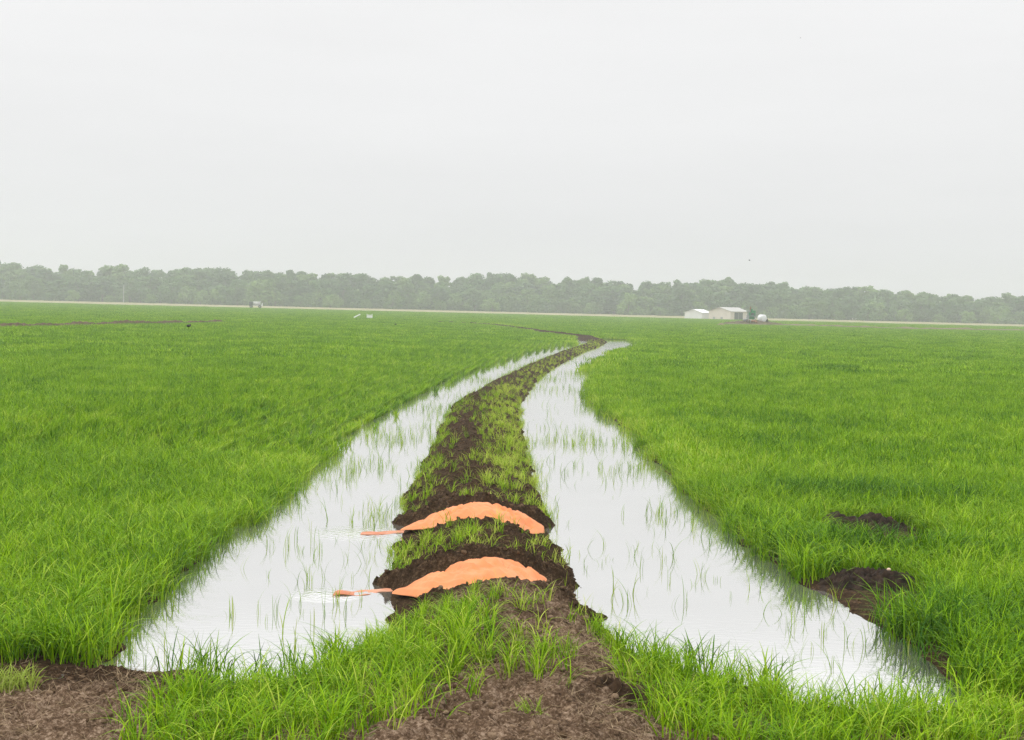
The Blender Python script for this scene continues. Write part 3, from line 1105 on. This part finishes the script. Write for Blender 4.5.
# ------------------------------------------------------------------ far wood
def crown_mat(name, c1, c2):
    m, nt, N, L = new_mat(name)
    o = N.new('ShaderNodeOutputMaterial')
    oi = N.new('ShaderNodeObjectInfo')
    geo = N.new('ShaderNodeNewGeometry')
    n = N.new('ShaderNodeTexNoise')
    n.inputs['Scale'].default_value = 0.26
    n.inputs['Detail'].default_value = 1
    L.new(geo.outputs['Position'], n.inputs['Vector'])
    ad = N.new('ShaderNodeMath')
    ad.operation = 'ADD'
    L.new(oi.outputs['Random'], ad.inputs[0])
    L.new(geo.outputs['Random Per Island'], ad.inputs[1])
    ad2 = N.new('ShaderNodeMath')
    ad2.operation = 'MULTIPLY_ADD'
    ad2.inputs[1].default_value = 0.32
    L.new(ad.outputs[0], ad2.inputs[0])
    ml = N.new('ShaderNodeMath')
    ml.operation = 'MULTIPLY'
    ml.inputs[1].default_value = 0.55
    L.new(n.outputs['Fac'], ml.inputs[0])
    L.new(ml.outputs[0], ad2.inputs[2])
    r = ramp(N, [(0.28, c1), (0.85, c2)])
    L.new(ad2.outputs[0], r.inputs['Fac'])
    p = N.new('ShaderNodeBsdfPrincipled')
    p.inputs['Roughness'].default_value = 0.6
    t = N.new('ShaderNodeBsdfTranslucent')
    mx = N.new('ShaderNodeMixShader')
    mx.inputs[0].default_value = 0.25
    L.new(r.outputs['Color'], p.inputs['Base Color'])
    L.new(r.outputs['Color'], t.inputs['Color'])
    L.new(p.outputs['BSDF'], mx.inputs[1])
    L.new(t.outputs['BSDF'], mx.inputs[2])
    L.new(mx.outputs[0], o.inputs['Surface'])
    return m


M_crowns = [crown_mat('oak_leaves', (0.008, 0.036, 0.006), (0.10, 0.215, 0.032)), crown_mat('willow_leaves', (0.050, 0.125, 0.016), (0.19, 0.31, 0.055)),
            crown_mat('ash_leaves', (0.020, 0.066, 0.012), (0.125, 0.235, 0.046))]
M_bark = simple('bark', (0.10, 0.085, 0.07), (0.19, 0.165, 0.14), 0.9, 4, 0.4)


def tree_parts(seed, H, rad, low, mat, nleaf, lsize, shape):
    r = random.Random(seed)
    nr_ = np.random.default_rng(seed)
    bm = bmesh.new()
    th = H * (0.62 if low > 0.15 else 0.5)
    tube(bm, (0, 0, -0.2), (r.uniform(-.2, .2), r.uniform(-.2, .2), th), 0.028 * H, 0.010 * H, 8)
    lobes = []
    nl = r.randint(20, 28)
    for k in range(nl):
        a = r.uniform(0, 6.283)
        t = (k + r.random()) / nl
        z = H * (low + (1 - low) * (0.06 + 0.86 * t))
        f = (math.sin(math.pi * min(1, 0.18 + 0.74 * t)) ** 0.7) if shape == 0 else (1 - 0.55 * t)
        rr = rad * f * r.uniform(0.30, 0.95)
        lr = rad * r.uniform(0.22, 0.44) * (0.62 + 0.42 * f)
        c = Vector((rr * math.cos(a), rr * math.sin(a), min(z, H - lr * 0.75)))
        lobes.append((c, lr))
        if k % 2 == 0:
            tube(bm, (0, 0, min(th * 0.85, max(0.3, c.z * 0.55))), c, 0.010 * H, 0.004 * H, 5, False)
    tm = bpy.data.meshes.new('trunk')
    bm.to_mesh(tm)
    bm.free()
    tm.materials.append(M_bark)
    wts = np.array([l[1] ** 2 for l in lobes])
    pick = nr_.choice(nl, nleaf, p=wts / wts.sum())
    C = np.array([tuple(l[0]) for l in lobes])[pick]
    LR = np.array([l[1] for l in lobes])[pick]
    dirs = nr_.normal(size=(nleaf, 3))
    dirs /= np.linalg.norm(dirs, axis=1)[:, None]
    rad_ = LR * (0.55 + 0.62 * nr_.random(nleaf) ** 0.9)
    P_ = C + dirs * rad_[:, None] * np.array([1, 1, 0.82])
    P_[:, 2] = np.clip(P_[:, 2], H * low * 0.6 + 0.1, None)
    nrm = dirs + nr_.normal(0, 0.55, (nleaf, 3)) + np.array([0, 0, 0.35])
    nrm /= np.linalg.norm(nrm, axis=1)[:, None]
    t1 = np.cross(nrm, nr_.normal(size=(nleaf, 3)))
    t1 /= np.linalg.norm(t1, axis=1)[:, None] + 1e-9
    t2 = np.cross(nrm, t1)
    sz_ = lsize * (0.6 + 0.8 * nr_.random(nleaf))[:, None]
    c4 = [P_ + t1 * sz_, P_ + t2 * sz_ * 0.6 + nrm * sz_ * 0.15, P_ - t1 * sz_, P_ - t2 * sz_ * 0.6 + nrm * sz_ * 0.15]
    Vv = np.stack(c4, 1).reshape(-1, 3)
    cm = np_mesh('crown', Vv, np.arange(nleaf * 4).reshape(-1, 4), mat)
    return tm, cm


KINDS_T = []
for k in range(9):
    KINDS_T.append(tree_parts(40 + k, 15.0, random.Random(k).uniform(4.6, 6.4), [0.10, 0.16, 0.06][k % 3], M_crowns[[0, 2, 0, 1, 2, 0, 2, 1, 0][k]], 3200, 0.50, 1 if k % 4 == 3 else 0))
KINDS_B = []
for k in range(5):
    KINDS_B.append(tree_parts(80 + k, 5.0, random.Random(k + 50).uniform(2.7, 3.6), 0.0, M_crowns[[1, 1, 1, 2, 1][k]], 1100, 0.34, 0))
TOPX = [-80, 0, 40, 80, 100, 135, 160, 185, 215, 240, 258, 285, 310, 330, 350, 390, 420, 440, 465, 490, 505, 520, 535, 560, 590, 605, 640, 660, 695, 720, 750, 790, 820, 850, 890, 920, 960, 1024, 1100]
TOPY = [264, 263, 265, 268, 270, 266, 270, 266, 268, 272, 267, 270, 275, 273, 272, 276, 275, 279, 278, 272, 275, 272, 277, 281, 277, 281, 280, 283, 279, 280, 280, 282, 288, 286, 290, 292, 294, 297, 299]
ZONES = [(0, 'beyond the left frame edge'), (60, 'at the left end of the wood'), (118, 'left of the white pole'), (175, 'just right of the white pole'), (235, 'between the white pole and the farm truck'),
         (290, 'behind the white farm truck'), (345, 'between the farm truck and the white field panels'), (400, 'behind the white field panels'), (460, 'left of where the levee vanishes'),
         (530, 'above the far end of the levee'), (605, 'straight above the levee bend'), (680, 'left of the two sheds'), (712, 'behind the small white shed'), (748, 'behind the large beige barn'),
         (800, 'behind the green pump and white tank'), (880, 'right of the white tank'), (960, 'in the right quarter of the wood'), (1024, 'at the right end of the wood'), (9999, 'beyond the right frame edge')]


def zone(px):
    for lim, z in ZONES:
        if px < lim:
            return z


def place_tree(kind, x, y, sc_xy, sc_z, rz, label, cat, name, group):
    tm, cm = kind
    root = empty(name, (x, y, 0.0), rz)
    root.scale = (sc_xy, sc_xy, sc_z)
    tag(root, label, cat, group)
    link('trunk', tm, root)
    link('crown', cm, root)
    return root


SEEN = {}
ADJ_H = ['tallest', 'tall', 'mid-height', 'lower']
TONE = {0: 'dark green', 1: 'pale green', 2: 'grey-green'}
KT = [0, 2, 0, 1, 2, 0, 2, 1, 0]
SHAPE = ['rounded', 'tapering']
rt = random.Random(5)


def to_px(x, y, z):
    d = Vector((x, y, z - CAM_Z))
    f_ = d.dot(F)
    return 512 + FPX * d.dot(RT) / f_, 370 - FPX * d.dot(UP) / f_


def uniq(lb):
    SEEN[lb] = SEEN.get(lb, 0) + 1
    return lb


for row, (Yr, step, fz, rowname) in enumerate(((612, 9.5, 0.78, 'front row'), (627, 8.8, 0.93, 'middle row'), (641, 9.0, 1.0, 'back row'), (656, 8.0, 0.97, 'rear row'))):
    xx = -262.0 + row * 3
    while xx < 262:
        x = xx + rt.uniform(-2.4, 2.4)
        y = Yr + rt.uniform(-6, 6)
        px, py0 = to_px(x, y, 0)
        top = np.interp(px, TOPX, TOPY) - 2.2 + rt.uniform(-2.6, 3.0)
        Hh = (at(px, top, y).z) * fz * (rt.uniform(0.78, 1.0) if row < 2 else rt.uniform(0.90, 1.0))
        k = rt.randrange(9)
        hcat = ('tall' if Hh > 14 else 'mid-height' if Hh > 11.5 else 'low')
        lb = '%s %s %s tree, %s, %s' % (hcat, SHAPE[1 if k % 4 == 3 else 0], TONE[KT[k]], rowname, zone(px))
        place_tree(KINDS_T[k], x, y, rt.uniform(0.95, 1.65) if row else rt.uniform(0.8, 1.3), Hh / 15.0, rt.uniform(0, 6.28), uniq(lb), 'tree', 'broadleaf_tree', 'trees of the far wood')
        xx += step
bush_px = [(20, 24), (72, 14), (150, 12), (200, 17), (262, 34), (300, 14), (330, 20), (392, 20), (440, 12), (492, 18), (540, 22), (590, 14), (628, 26), (660, 14),
           (770, 16), (795, 22), (838, 14), (868, 24), (905, 16), (938, 12), (966, 18), (998, 20), (48, 10), (110, 10), (230, 10), (365, 12), (515, 12), (-30, 14), (1050, 16)]
for px, wpx in bush_px:
    y = 598 + rt.uniform(-4, 4)
    p = at(px, 320, y)
    wd = wpx / FPX * y
    k = rt.randrange(5)
    hh = wd * rt.uniform(0.6, 0.85)
    lb = '%s %s rounded bush, %s' % ('big' if wpx > 19 else 'small', ['pale green', 'pale green', 'pale green', 'grey-green', 'pale green'][k], zone(px))
    place_tree(KINDS_B[k], p.x, y, wd / 6.4, hh / 5.0, rt.uniform(0, 6.28), lb, 'bush', 'bush', 'bushes at the foot of the wood')

S_under = source('undergrowth_clump', [k_[1] for k_ in KINDS_B])
n = 520
ux = RNG.uniform(-275, 275, n)
uy = RNG.uniform(604, 655, n)
scatter('undergrowth', np.stack([ux, uy, np.zeros(n)], -1), RNG.uniform(0, 6.28, n), RNG.uniform(0.5, 1.7, n), np.zeros(n), S_under)

# ------------------------------------------------------------------ barns
M_beige = simple('beige_steel', (0.55, 0.50, 0.45), (0.63, 0.58, 0.52), 0.6, 0.6)
M_white = simple('white_steel', (0.66, 0.67, 0.67), (0.75, 0.76, 0.76), 0.5, 0.6)
M_roof = simple('pale_roof', (0.36, 0.345, 0.33), (0.43, 0.415, 0.40), 0.45, 0.5)
M_dark = simple('dark_opening', (0.05, 0.055, 0.06), (0.09, 0.095, 0.10), 0.8, 1)
M_green = simple('green_paint', (0.008, 0.17, 0.055), (0.015, 0.24, 0.085), 0.45, 3)
M_steel = simple('grey_steel', (0.20, 0.21, 0.22), (0.32, 0.33, 0.34), 0.5, 4)
M_tank = simple('white_tank', (0.74, 0.74, 0.76), (0.82, 0.82, 0.83), 0.4, 2)
M_pole = simple('weathered_pole', (0.40, 0.40, 0.39), (0.52, 0.52, 0.50), 0.7, 2)
M_rust = simple('rusty_steel', (0.20, 0.09, 0.05), (0.34, 0.17, 0.10), 0.8, 6)
M_rubber = simple('black_rubber', (0.02, 0.02, 0.02), (0.035, 0.035, 0.035), 0.8, 5)
M_glass = simple('dark_glass', (0.03, 0.04, 0.045), (0.05, 0.06, 0.065), 0.15, 2)
M_panel = simple('white_plastic', (0.78, 0.78, 0.77), (0.85, 0.85, 0.84), 0.5, 3)
M_feather = simple('black_feathers', (0.012, 0.012, 0.014), (0.03, 0.03, 0.033), 0.6, 20)


def barn(name, label, px, Y, rz, W, Lg, eave, ridge, wall, roof, door):
    p = at(px, 320, Y)
    root = empty(name, (p.x, Y, 0.03), rz)
    tag(root, label, 'barn')
    # gable walls face -x / +x ends? gable at -Y' side; the ridge runs along local y
    bm = bmesh.new()
    w2, l2 = W / 2, Lg / 2
    prof = [(-w2, 0), (w2, 0), (w2, eave), (0, ridge), (-w2, eave)]
    a_ = [bm.verts.new((x_, -l2, z_)) for x_, z_ in prof]
    b_ = [bm.verts.new((x_, l2, z_)) for x_, z_ in prof]
    bm.faces.new(a_)
    bm.faces.new(b_[::-1])
    for i in range(5):
        j = (i + 1) % 5
        bm.faces.new((a_[j], a_[i], b_[i], b_[j]))
    # corrugation battens
    n = int(Lg / 0.9)
    for i in range(n + 1):
        yy = -l2 + Lg * i / n
        box(bm, (w2 + 0.01, yy, eave / 2), (0.05, 0.06, eave))
    mesh_obj('wall', bm, wall, root)
    bm = bmesh.new()
    for sg in (-1, 1):
        ax, az, bx_, bz_ = 0, ridge + 0.06, sg * (w2 + 0.35), eave - 0.35 * (ridge - eave) / w2 + 0.06
        t = 0.07
        vs = [bm.verts.new((ax, yy, az + dz)) for yy in (-l2 - 0.3, l2 + 0.3) for dz in (0, t)] + \
             [bm.verts.new((bx_, yy, bz_ + dz)) for yy in (-l2 - 0.3, l2 + 0.3) for dz in (0, t)]
        for f_ in ((0, 1, 3, 2), (4, 6, 7, 5), (0, 4, 5, 1), (2, 3, 7, 6), (1, 5, 7, 3), (0, 2, 6, 4)):
            bm.faces.new([vs[i] for i in f_])
    bmesh.ops.recalc_face_normals(bm, faces=bm.faces)
    mesh_obj('roof', bm, roof, root)
    for (yy, wd, ht) in door:
        bm = bmesh.new()
        box(bm, (w2 + 0.04, yy, ht / 2), (0.06, wd, ht))
        d_ = mesh_obj('door', bm, M_dark, root)
        bm = bmesh.new()
        for s_ in (-1, 1):
            box(bm, (w2 + 0.09, yy + s_ * (wd / 2 + 0.06), ht / 2), (0.08, 0.12, ht + 0.1))
        box(bm, (w2 + 0.09, yy, ht + 0.1), (0.08, wd + 0.24, 0.14))
        box(bm, (w2 + 0.085, yy, ht / 2), (0.05, 0.08, ht))
        mesh_obj('door_frame', bm, wall, d_)
    bm = bmesh.new()
    for xo in (-0.25, 0.1):
        box(bm, (w2 * xo * 2, -l2 - 0.02, 0.45), (0.9, 0.04, 0.6))
    mesh_obj('vent_panel', bm, M_steel if wall is not M_white else wall, root)
    return root


barn('steel_barn', 'large beige barn with a dark open door, right of the small white shed', 728.5, 446, R(-47), 8.6, 9.0, 2.55, 3.75, M_beige, M_roof, [(-0.6, 4.2, 2.3)])
barn('steel_shed', 'small white shed with bright roof, left of the large beige barn', 698, 452, R(-42), 6.6, 5.4, 1.9, 2.9, M_white, M_tank, [])

# white pole in front of the wood
bm = bmesh.new()
tube(bm, (0, 0, 0), (0, 0, 7.4), 0.15, 0.11, 10)
o = empty('utility_pole', tuple(at(123.5, 305, 585).xy) + (0.0,))
tag(o, 'thin white pole standing alone before the far wood', 'pole')
mesh_obj('shaft', bm, M_pole, o)
bm = bmesh.new()
box(bm, (0, 0, 7.1), (0.7, 0.1, 0.10))
mesh_obj('crossarm', bm, M_steel, o)

# ------------------------------------------------------------------ pump and tank
pp = at(748.5, 325, 288)
root = empty('irrigation_pump', (pp.x - 0.1, 285, 0.75), R(15))
root.scale = (1.45, 1.4, 1.12)
tag(root, 'green irrigation pump on a steel stand beside the white tank', 'pump')
bm = bmesh.new()
for sx in (-1, 1):
    for sy in (-1, 1):
        tube(bm, (0.6 * sx, 0.45 * sy, 0), (0.38 * sx, 0.3 * sy, 1.0), 0.06, n=8)
box(bm, (0, 0, 1.0), (1.1, 0.85, 0.12))
mesh_obj('stand', bm, M_steel, root)
bm = bmesh.new()
box(bm, (0.1, 0, 1.36), (0.95, 0.7, 0.6), bevel=0.06)
box(bm, (0.30, 0, 1.80), (0.6, 0.6, 0.35), bevel=0.05)
tube(bm, (0.05, -0.2, 1.6), (0.05, -0.2, 2.25), 0.14, n=10)
box(bm, (0.1, 0, 0.75), (0.75, 0.5, 0.7), bevel=0.05)
mesh_obj('engine', bm, M_green, root)
bm = bmesh.new()
tube(bm, (-0.38, 0, 0.5), (-0.38, 0, 1.75), 0.2, 0.16, 14)
tube(bm, (-0.38, 0, 1.75), (-0.38, 0, 2.0), 0.28, 0.28, 14)
tube(bm, (-0.38, 0, 0.5), (-1.1, 0, 0.2), 0.17, n=12)
mesh_obj('gear_head', bm, M_steel, root)
bm = bmesh.new()
tube(bm, (-0.05, 0, 1.6), (-0.05, 0, 2.7), 0.06, n=8)
tube(bm, (-0.05, 0, 2.1), (-0.05, 0, 2.45), 0.12, n=10)
mesh_obj('exhaust_pipe', bm, M_rust, root)
bm = bmesh.new()
box(bm, (0.1, -0.37, 1.35), (0.5, 0.03, 0.4))
mesh_obj('grille', bm, M_dark, root)

tp = at(761, 327, 287)
root = empty('fuel_tank', (tp.x + 0.15, 287, 0.45), R(-66))
root.scale = (0.62, 0.70, 0.86)
tag(root, 'white horizontal fuel tank lying on a skid right of the pump', 'tank')
bm = bmesh.new()
tube(bm, (-1.15, 0, 1.12), (1.15, 0, 1.12), 0.92, n=28)
for sx in (-1, 1):
    vs = ball(bm, (1.15 * sx, 0, 1.12), (0.28, 0.915, 0.915), 3)
mesh_obj('shell', bm, M_tank, root, True)
bm = bmesh.new()
for sx in (-0.7, 0.7):
    box(bm, (sx, 0, 0.2), (0.14, 1.5, 0.4))
for sy in (-0.6, 0.6):
    box(bm, (0, sy, 0.06), (2.7, 0.12, 0.12))
mesh_obj('skid', bm, M_steel, root)
bm = bmesh.new()
tube(bm, (0.3, 0, 2.0), (0.3, 0, 2.2), 0.14, n=12)
mesh_obj('filler_cap', bm, M_steel, root)

tp2 = at(767.0, 328, 286)
root = empty('filter_unit', (tp2.x, 286, 0.4))
tag(root, 'small dark machine standing at the right end of the white tank', 'machine')
bm = bmesh.new()
tube(bm, (0, 0, 0.1), (0, 0, 0.75), 0.26, 0.22, 12)
tube(bm, (0, 0, 0.75), (0, 0, 0.95), 0.12, n=10)
mesh_obj('body', bm, M_rubber, root)
bm = bmesh.new()
box(bm, (0, 0, 0.06), (0.8, 0.6, 0.1))
mesh_obj('base', bm, M_steel, root)

# rusty pipe pieces by the pump
tp3 = at(754.5, 328, 284)
root = empty('pipe_elbow', (tp3.x, 284, 0.5))
tag(root, 'rusty discharge pipe elbow on the dirt between pump and tank', 'pipe')
bm = bmesh.new()
tube(bm, (-0.8, 0, 0.35), (0.1, 0, 0.35), 0.2, n=12)
tube(bm, (0.1, 0, 0.35), (0.35, -0.5, 0.15), 0.2, n=12)
mesh_obj('barrel', bm, M_rust, root)
bm = bmesh.new()
tube(bm, (-0.85, 0, 0.35), (-0.75, 0, 0.35), 0.3, n=12)
mesh_obj('flange', bm, M_steel, root)
# soil thrown up round the pump
q0 = at(752, 327, 285)
mound('dirt_bank', 'brown dirt bank heaped round the feet of the green pump', 'mound', (q0.x + 0.5, 287, 0.0), 7.0, 4.0, 0.95, 0.02, 6,
      simple('dry_dirt', (0.05, 0.035, 0.020), (0.16, 0.12, 0.07), 0.95, 1.2))
q0 = at(690, 322, 300)
mound('dirt_heap', 'small tan dirt heap in the grass before the white shed', 'mound', (q0.x, 255, 0.05), 0.9, 0.7, 0.5, 0.0, 8,
      simple('tan_dirt', (0.18, 0.12, 0.08), (0.30, 0.20, 0.14), 0.95, 2))

# ------------------------------------------------------------------ far farm truck
tk = at(256, 307, 446)
root = empty('farm_truck', (tk.x, 446, 0.12), R(4))
tag(root, 'white farm truck with a dark cab at the far edge of the left field', 'truck')
bm = bmesh.new()
box(bm, (-1.55, 0, 1.25), (1.05, 1.7, 1.25), bevel=0.12)
mesh_obj('cab', bm, M_dark, root)
bm = bmesh.new()
box(bm, (-1.60, 0, 1.55), (1.09, 1.5, 0.45), bevel=0.05)
mesh_obj('cab_window', bm, M_glass, root)
bm = bmesh.new()
tube(bm, (-0.7, 0, 1.3), (1.2, 0, 1.3), 0.55, n=20)
for s_ in (-0.7, 1.2):
    ball(bm, (s_, 0, 1.3), (0.16, 0.55, 0.55), 2)
mesh_obj('spray_tank', bm, M_pole, root, True)
bm = bmesh.new()
box(bm, (0.35, 0, 0.68), (3.3, 1.5, 0.14), bevel=0.03)
box(bm, (1.9, 0, 1.0), (0.15, 1.7, 0.9), bevel=0.03)
box(bm, (0.2, 0, 1.98), (2.6, 0.08, 0.1))
for s_ in (-0.8, 1.3):
    box(bm, (s_, 0, 1.9), (0.08, 0.08, 0.2))
mesh_obj('frame', bm, M_white, root)
for sx in (-1.5, 1.2):
    for sy in (-0.8, 0.8):
        bm = bmesh.new()
        tube(bm, (sx, sy - 0.14, 0.42), (sx, sy + 0.14, 0.42), 0.44, n=18)
        wh = mesh_obj('wheel', bm, M_rubber, root)
        bm = bmesh.new()
        tube(bm, (sx, sy - 0.15, 0.42), (sx, sy + 0.15, 0.42), 0.22, n=14)
        mesh_obj('rim', bm, M_steel, wh)

# white levee panels far out in the left field
g1 = at(357, 318, 226)
root = empty('levee_gate', (g1.x, 226, 0.1), R(12))
tag(root, 'slanting white plastic gate board lying in the far left field', 'gate', 'white levee gates')
bm = bmesh.new()
M_ = Matrix.Rotation(R(-28), 4, 'Y')
bmesh.ops.create_cube(bm, size=1, matrix=Matrix.Translation((0, 0, 0.45)) @ M_ @ Matrix.Diagonal((1.15, 0.5, 0.16, 1)))
mesh_obj('board', bm, M_panel, root)
bm = bmesh.new()
for s_ in (-0.4, 0.4):
    tube(bm, (s_, 0.1, -0.1), (s_, 0.1, 0.45 + s_ * 0.5), 0.03, n=6)
mesh_obj('stake', bm, M_steel, root)
g2 = at(369.5, 318, 226)
root = empty('levee_gate', (g2.x, 226, 0.1), R(-6))
tag(root, 'upright square white plastic gate in the far left field', 'gate', 'white levee gates')
bm = bmesh.new()
box(bm, (0, 0, 0.42), (0.78, 0.1, 0.34), bevel=0.02)
box(bm, (0.05, 0.0, 0.14), (0.6, 0.12, 0.2), bevel=0.02)
box(bm, (-0.42, 0.05, 0.4), (0.06, 0.2, 0.8))
box(bm, (0.42, 0.05, 0.4), (0.06, 0.2, 0.8))
mesh_obj('board', bm, M_panel, root)
bm = bmesh.new()
box(bm, (0.0, 0.02, 0.68), (0.9, 0.14, 0.06))
mesh_obj('top_bar', bm, M_panel, root)

# ------------------------------------------------------------------ birds
def bird(px, py, Y, size, rz, label, flap, span=1.0):
    p = at(px, py, Y)
    root = empty('bird', p, rz)
    tag(root, label, 'bird', 'dark birds over the field')
    s = size
    bm = bmesh.new()
    ball(bm, (0, 0, 0), (0.5 * s, 0.24 * s, 0.25 * s), 2)
    ball(bm, (0.5 * s, 0, 0.13 * s), (0.17 * s, 0.15 * s, 0.15 * s), 2)
    tube(bm, (0.62 * s, 0, 0.12 * s), (0.82 * s, 0, 0.08 * s), 0.05 * s, 0.01 * s, 6)
    vs = [bm.verts.new(v) for v in ((-0.4 * s, 0.07 * s, 0.03 * s), (-0.4 * s, -0.07 * s, 0.03 * s), (-0.95 * s, -0.16 * s, 0.02 * s), (-0.95 * s, 0.16 * s, 0.02 * s))]
    vb = [bm.verts.new(v.co - Vector((0, 0, 0.03 * s))) for v in vs]
    bm.faces.new(vs)
    bm.faces.new(vb[::-1])
    for i in range(4):
        bm.faces.new((vs[i], vb[i], vb[(i + 1) % 4], vs[(i + 1) % 4]))
    bmesh.ops.recalc_face_normals(bm, faces=bm.faces)
    mesh_obj('body', bm, M_feather, root, True)
    for sg in (-1, 1):
        bm = bmesh.new()
        pts = [(0.3, 0.15), (0.38, 0.55 * span), (0.12, 1.15 * span), (-0.12, 0.7 * span), (-0.3, 0.2)]
        t_ = [bm.verts.new((x_ * s, sg * y_ * s, 0.1 * s + flap * (y_ - 0.15) * s)) for x_, y_ in pts]
        b_ = [bm.verts.new(v.co - Vector((0, 0, 0.03 * s))) for v in t_]
        bm.faces.new(t_)
        bm.faces.new(b_[::-1])
        for i in range(5):
            bm.faces.new((t_[i], b_[i], b_[(i + 1) % 5], t_[(i + 1) % 5]))
        bmesh.ops.recalc_face_normals(bm, faces=bm.faces)
        mesh_obj('wing', bm, M_feather, root)


bird(188.5, 325.8, 45, 0.19, R(70), 'black bird low over the left field beside the thin dark levee line', -0.8, 0.32)
bird(395.5, 324.3, 95, 0.13, R(10), 'small dark bird low over the green field, right of the white gates', 0.3)
bird(749.5, 260.3, 150, 0.16, R(170), 'tiny dark bird in the sky just above the wood', 0.4)
bird(800.3, 38, 240, 0.15, R(30), 'faint speck of a bird high in the pale sky', 0.4)

# ------------------------------------------------------------------ air
def haze(density):
    m, nt, N, L = new_mat('moist_air')
    o = N.new('ShaderNodeOutputMaterial')
    v = N.new('ShaderNodeVolumePrincipled')
    v.inputs['Color'].default_value = (0.93, 0.95, 0.97, 1)
    v.inputs['Density'].default_value = density
    v.inputs['Anisotropy'].default_value = 0.65
    L.new(v.outputs[0], o.inputs['Volume'])
    m.cycles.homogeneous_volume = True
    bm = bmesh.new()
    box(bm, (0, 360, 9), (1640, 820, 22))
    h_ = mesh_obj('haze', bm, m)
    tag(h_, kind='stuff')


haze(0.00090)

# ------------------------------------------------------------------ sky and sun
SUN_EL, SUN_AZ = R(52), R(292)
w = bpy.data.worlds.new('World')
sc.world = w
w.use_nodes = True
nt = w.node_tree
N, L = nt.nodes, nt.links
N.clear()
out = N.new('ShaderNodeOutputWorld')
bgn = N.new('ShaderNodeBackground')
sky = N.new('ShaderNodeTexSky')
sky.sky_type = 'NISHITA'
sky.sun_disc = False
sky.sun_elevation = SUN_EL
sky.sun_rotation = SUN_AZ
sky.dust_density = 4
hs = N.new('ShaderNodeHueSaturation')
hs.inputs['Saturation'].default_value = 0.1
L.new(sky.outputs[0], hs.inputs['Color'])
tc = N.new('ShaderNodeTexCoord')
sep = N.new('ShaderNodeSeparateXYZ')
L.new(tc.outputs['Generated'], sep.inputs[0])
cie = ramp(N, [(0.0, (0.083, 0.083, 0.084)), (0.06, (0.084, 0.084, 0.085)), (0.215, (0.091, 0.091, 0.0915)), (0.27, (0.125, 0.125, 0.125)), (0.55, (0.165, 0.165, 0.165)), (1.0, (0.225, 0.225, 0.227))])
L.new(sep.outputs['Z'], cie.inputs['Fac'])
mpn = N.new('ShaderNodeMapping')
mpn.inputs['Scale'].default_value = (1.6, 1.6, 9)
L.new(tc.outputs['Generated'], mpn.inputs['Vector'])
cn = N.new('ShaderNodeTexNoise')
cn.inputs['Scale'].default_value = 1.5
cn.inputs['Detail'].default_value = 5
L.new(mpn.outputs[0], cn.inputs['Vector'])
mr = N.new('ShaderNodeMapRange')
mr.inputs[1].default_value = 0.3
mr.inputs[2].default_value = 0.7
mr.inputs[3].default_value = 99
mr.inputs[4].default_value = 105
L.new(cn.outputs['Fac'], mr.inputs[0])
vm = N.new('ShaderNodeVectorMath')
vm.operation = 'SCALE'
L.new(cie.outputs['Color'], vm.inputs[0])
L.new(mr.outputs[0], vm.inputs['Scale'])
mx = N.new('ShaderNodeMix')
mx.data_type = 'RGBA'
mx.inputs[0].default_value = 0.94
L.new(hs.outputs[0], mx.inputs[6])
L.new(vm.outputs[0], mx.inputs[7])
L.new(mx.outputs[2], bgn.inputs['Color'])
bgn.inputs['Strength'].default_value = 0.1
L.new(bgn.outputs[0], out.inputs['Surface'])
sd = bpy.data.lights.new('sun', 'SUN')
so = bpy.data.objects.new('sun', sd)
col.objects.link(so)
sd.energy = 1.5
sd.angle = R(25)
sd.color = (1.0, 0.97, 0.92)
dv = Vector((math.sin(SUN_AZ) * math.cos(SUN_EL), math.cos(SUN_AZ) * math.cos(SUN_EL), math.sin(SUN_EL)))
so.rotation_euler = dv.to_track_quat('Z', 'Y').to_euler()
so.location = (0, 0, 60)

# ------------------------------------------------------------------ render settings
sc.render.engine = 'CYCLES'
cy = sc.cycles
cy.max_bounces = 8
cy.diffuse_bounces = 4
cy.glossy_bounces = 3
cy.transmission_bounces = 4
cy.volume_bounces = 1
cy.transparent_max_bounces = 8
cy.use_denoising = True
cy.denoising_prefilter = 'NONE'
cy.use_adaptive_sampling = False
cy.adaptive_threshold = 0.01
cy.caustics_reflective = False
cy.caustics_refractive = False
vs_ = sc.view_settings
vs_.view_transform = 'Standard'
vs_.look = 'None'
vs_.exposure = 0.0
vs_.gamma = 1.0
vs_.use_curve_mapping = False
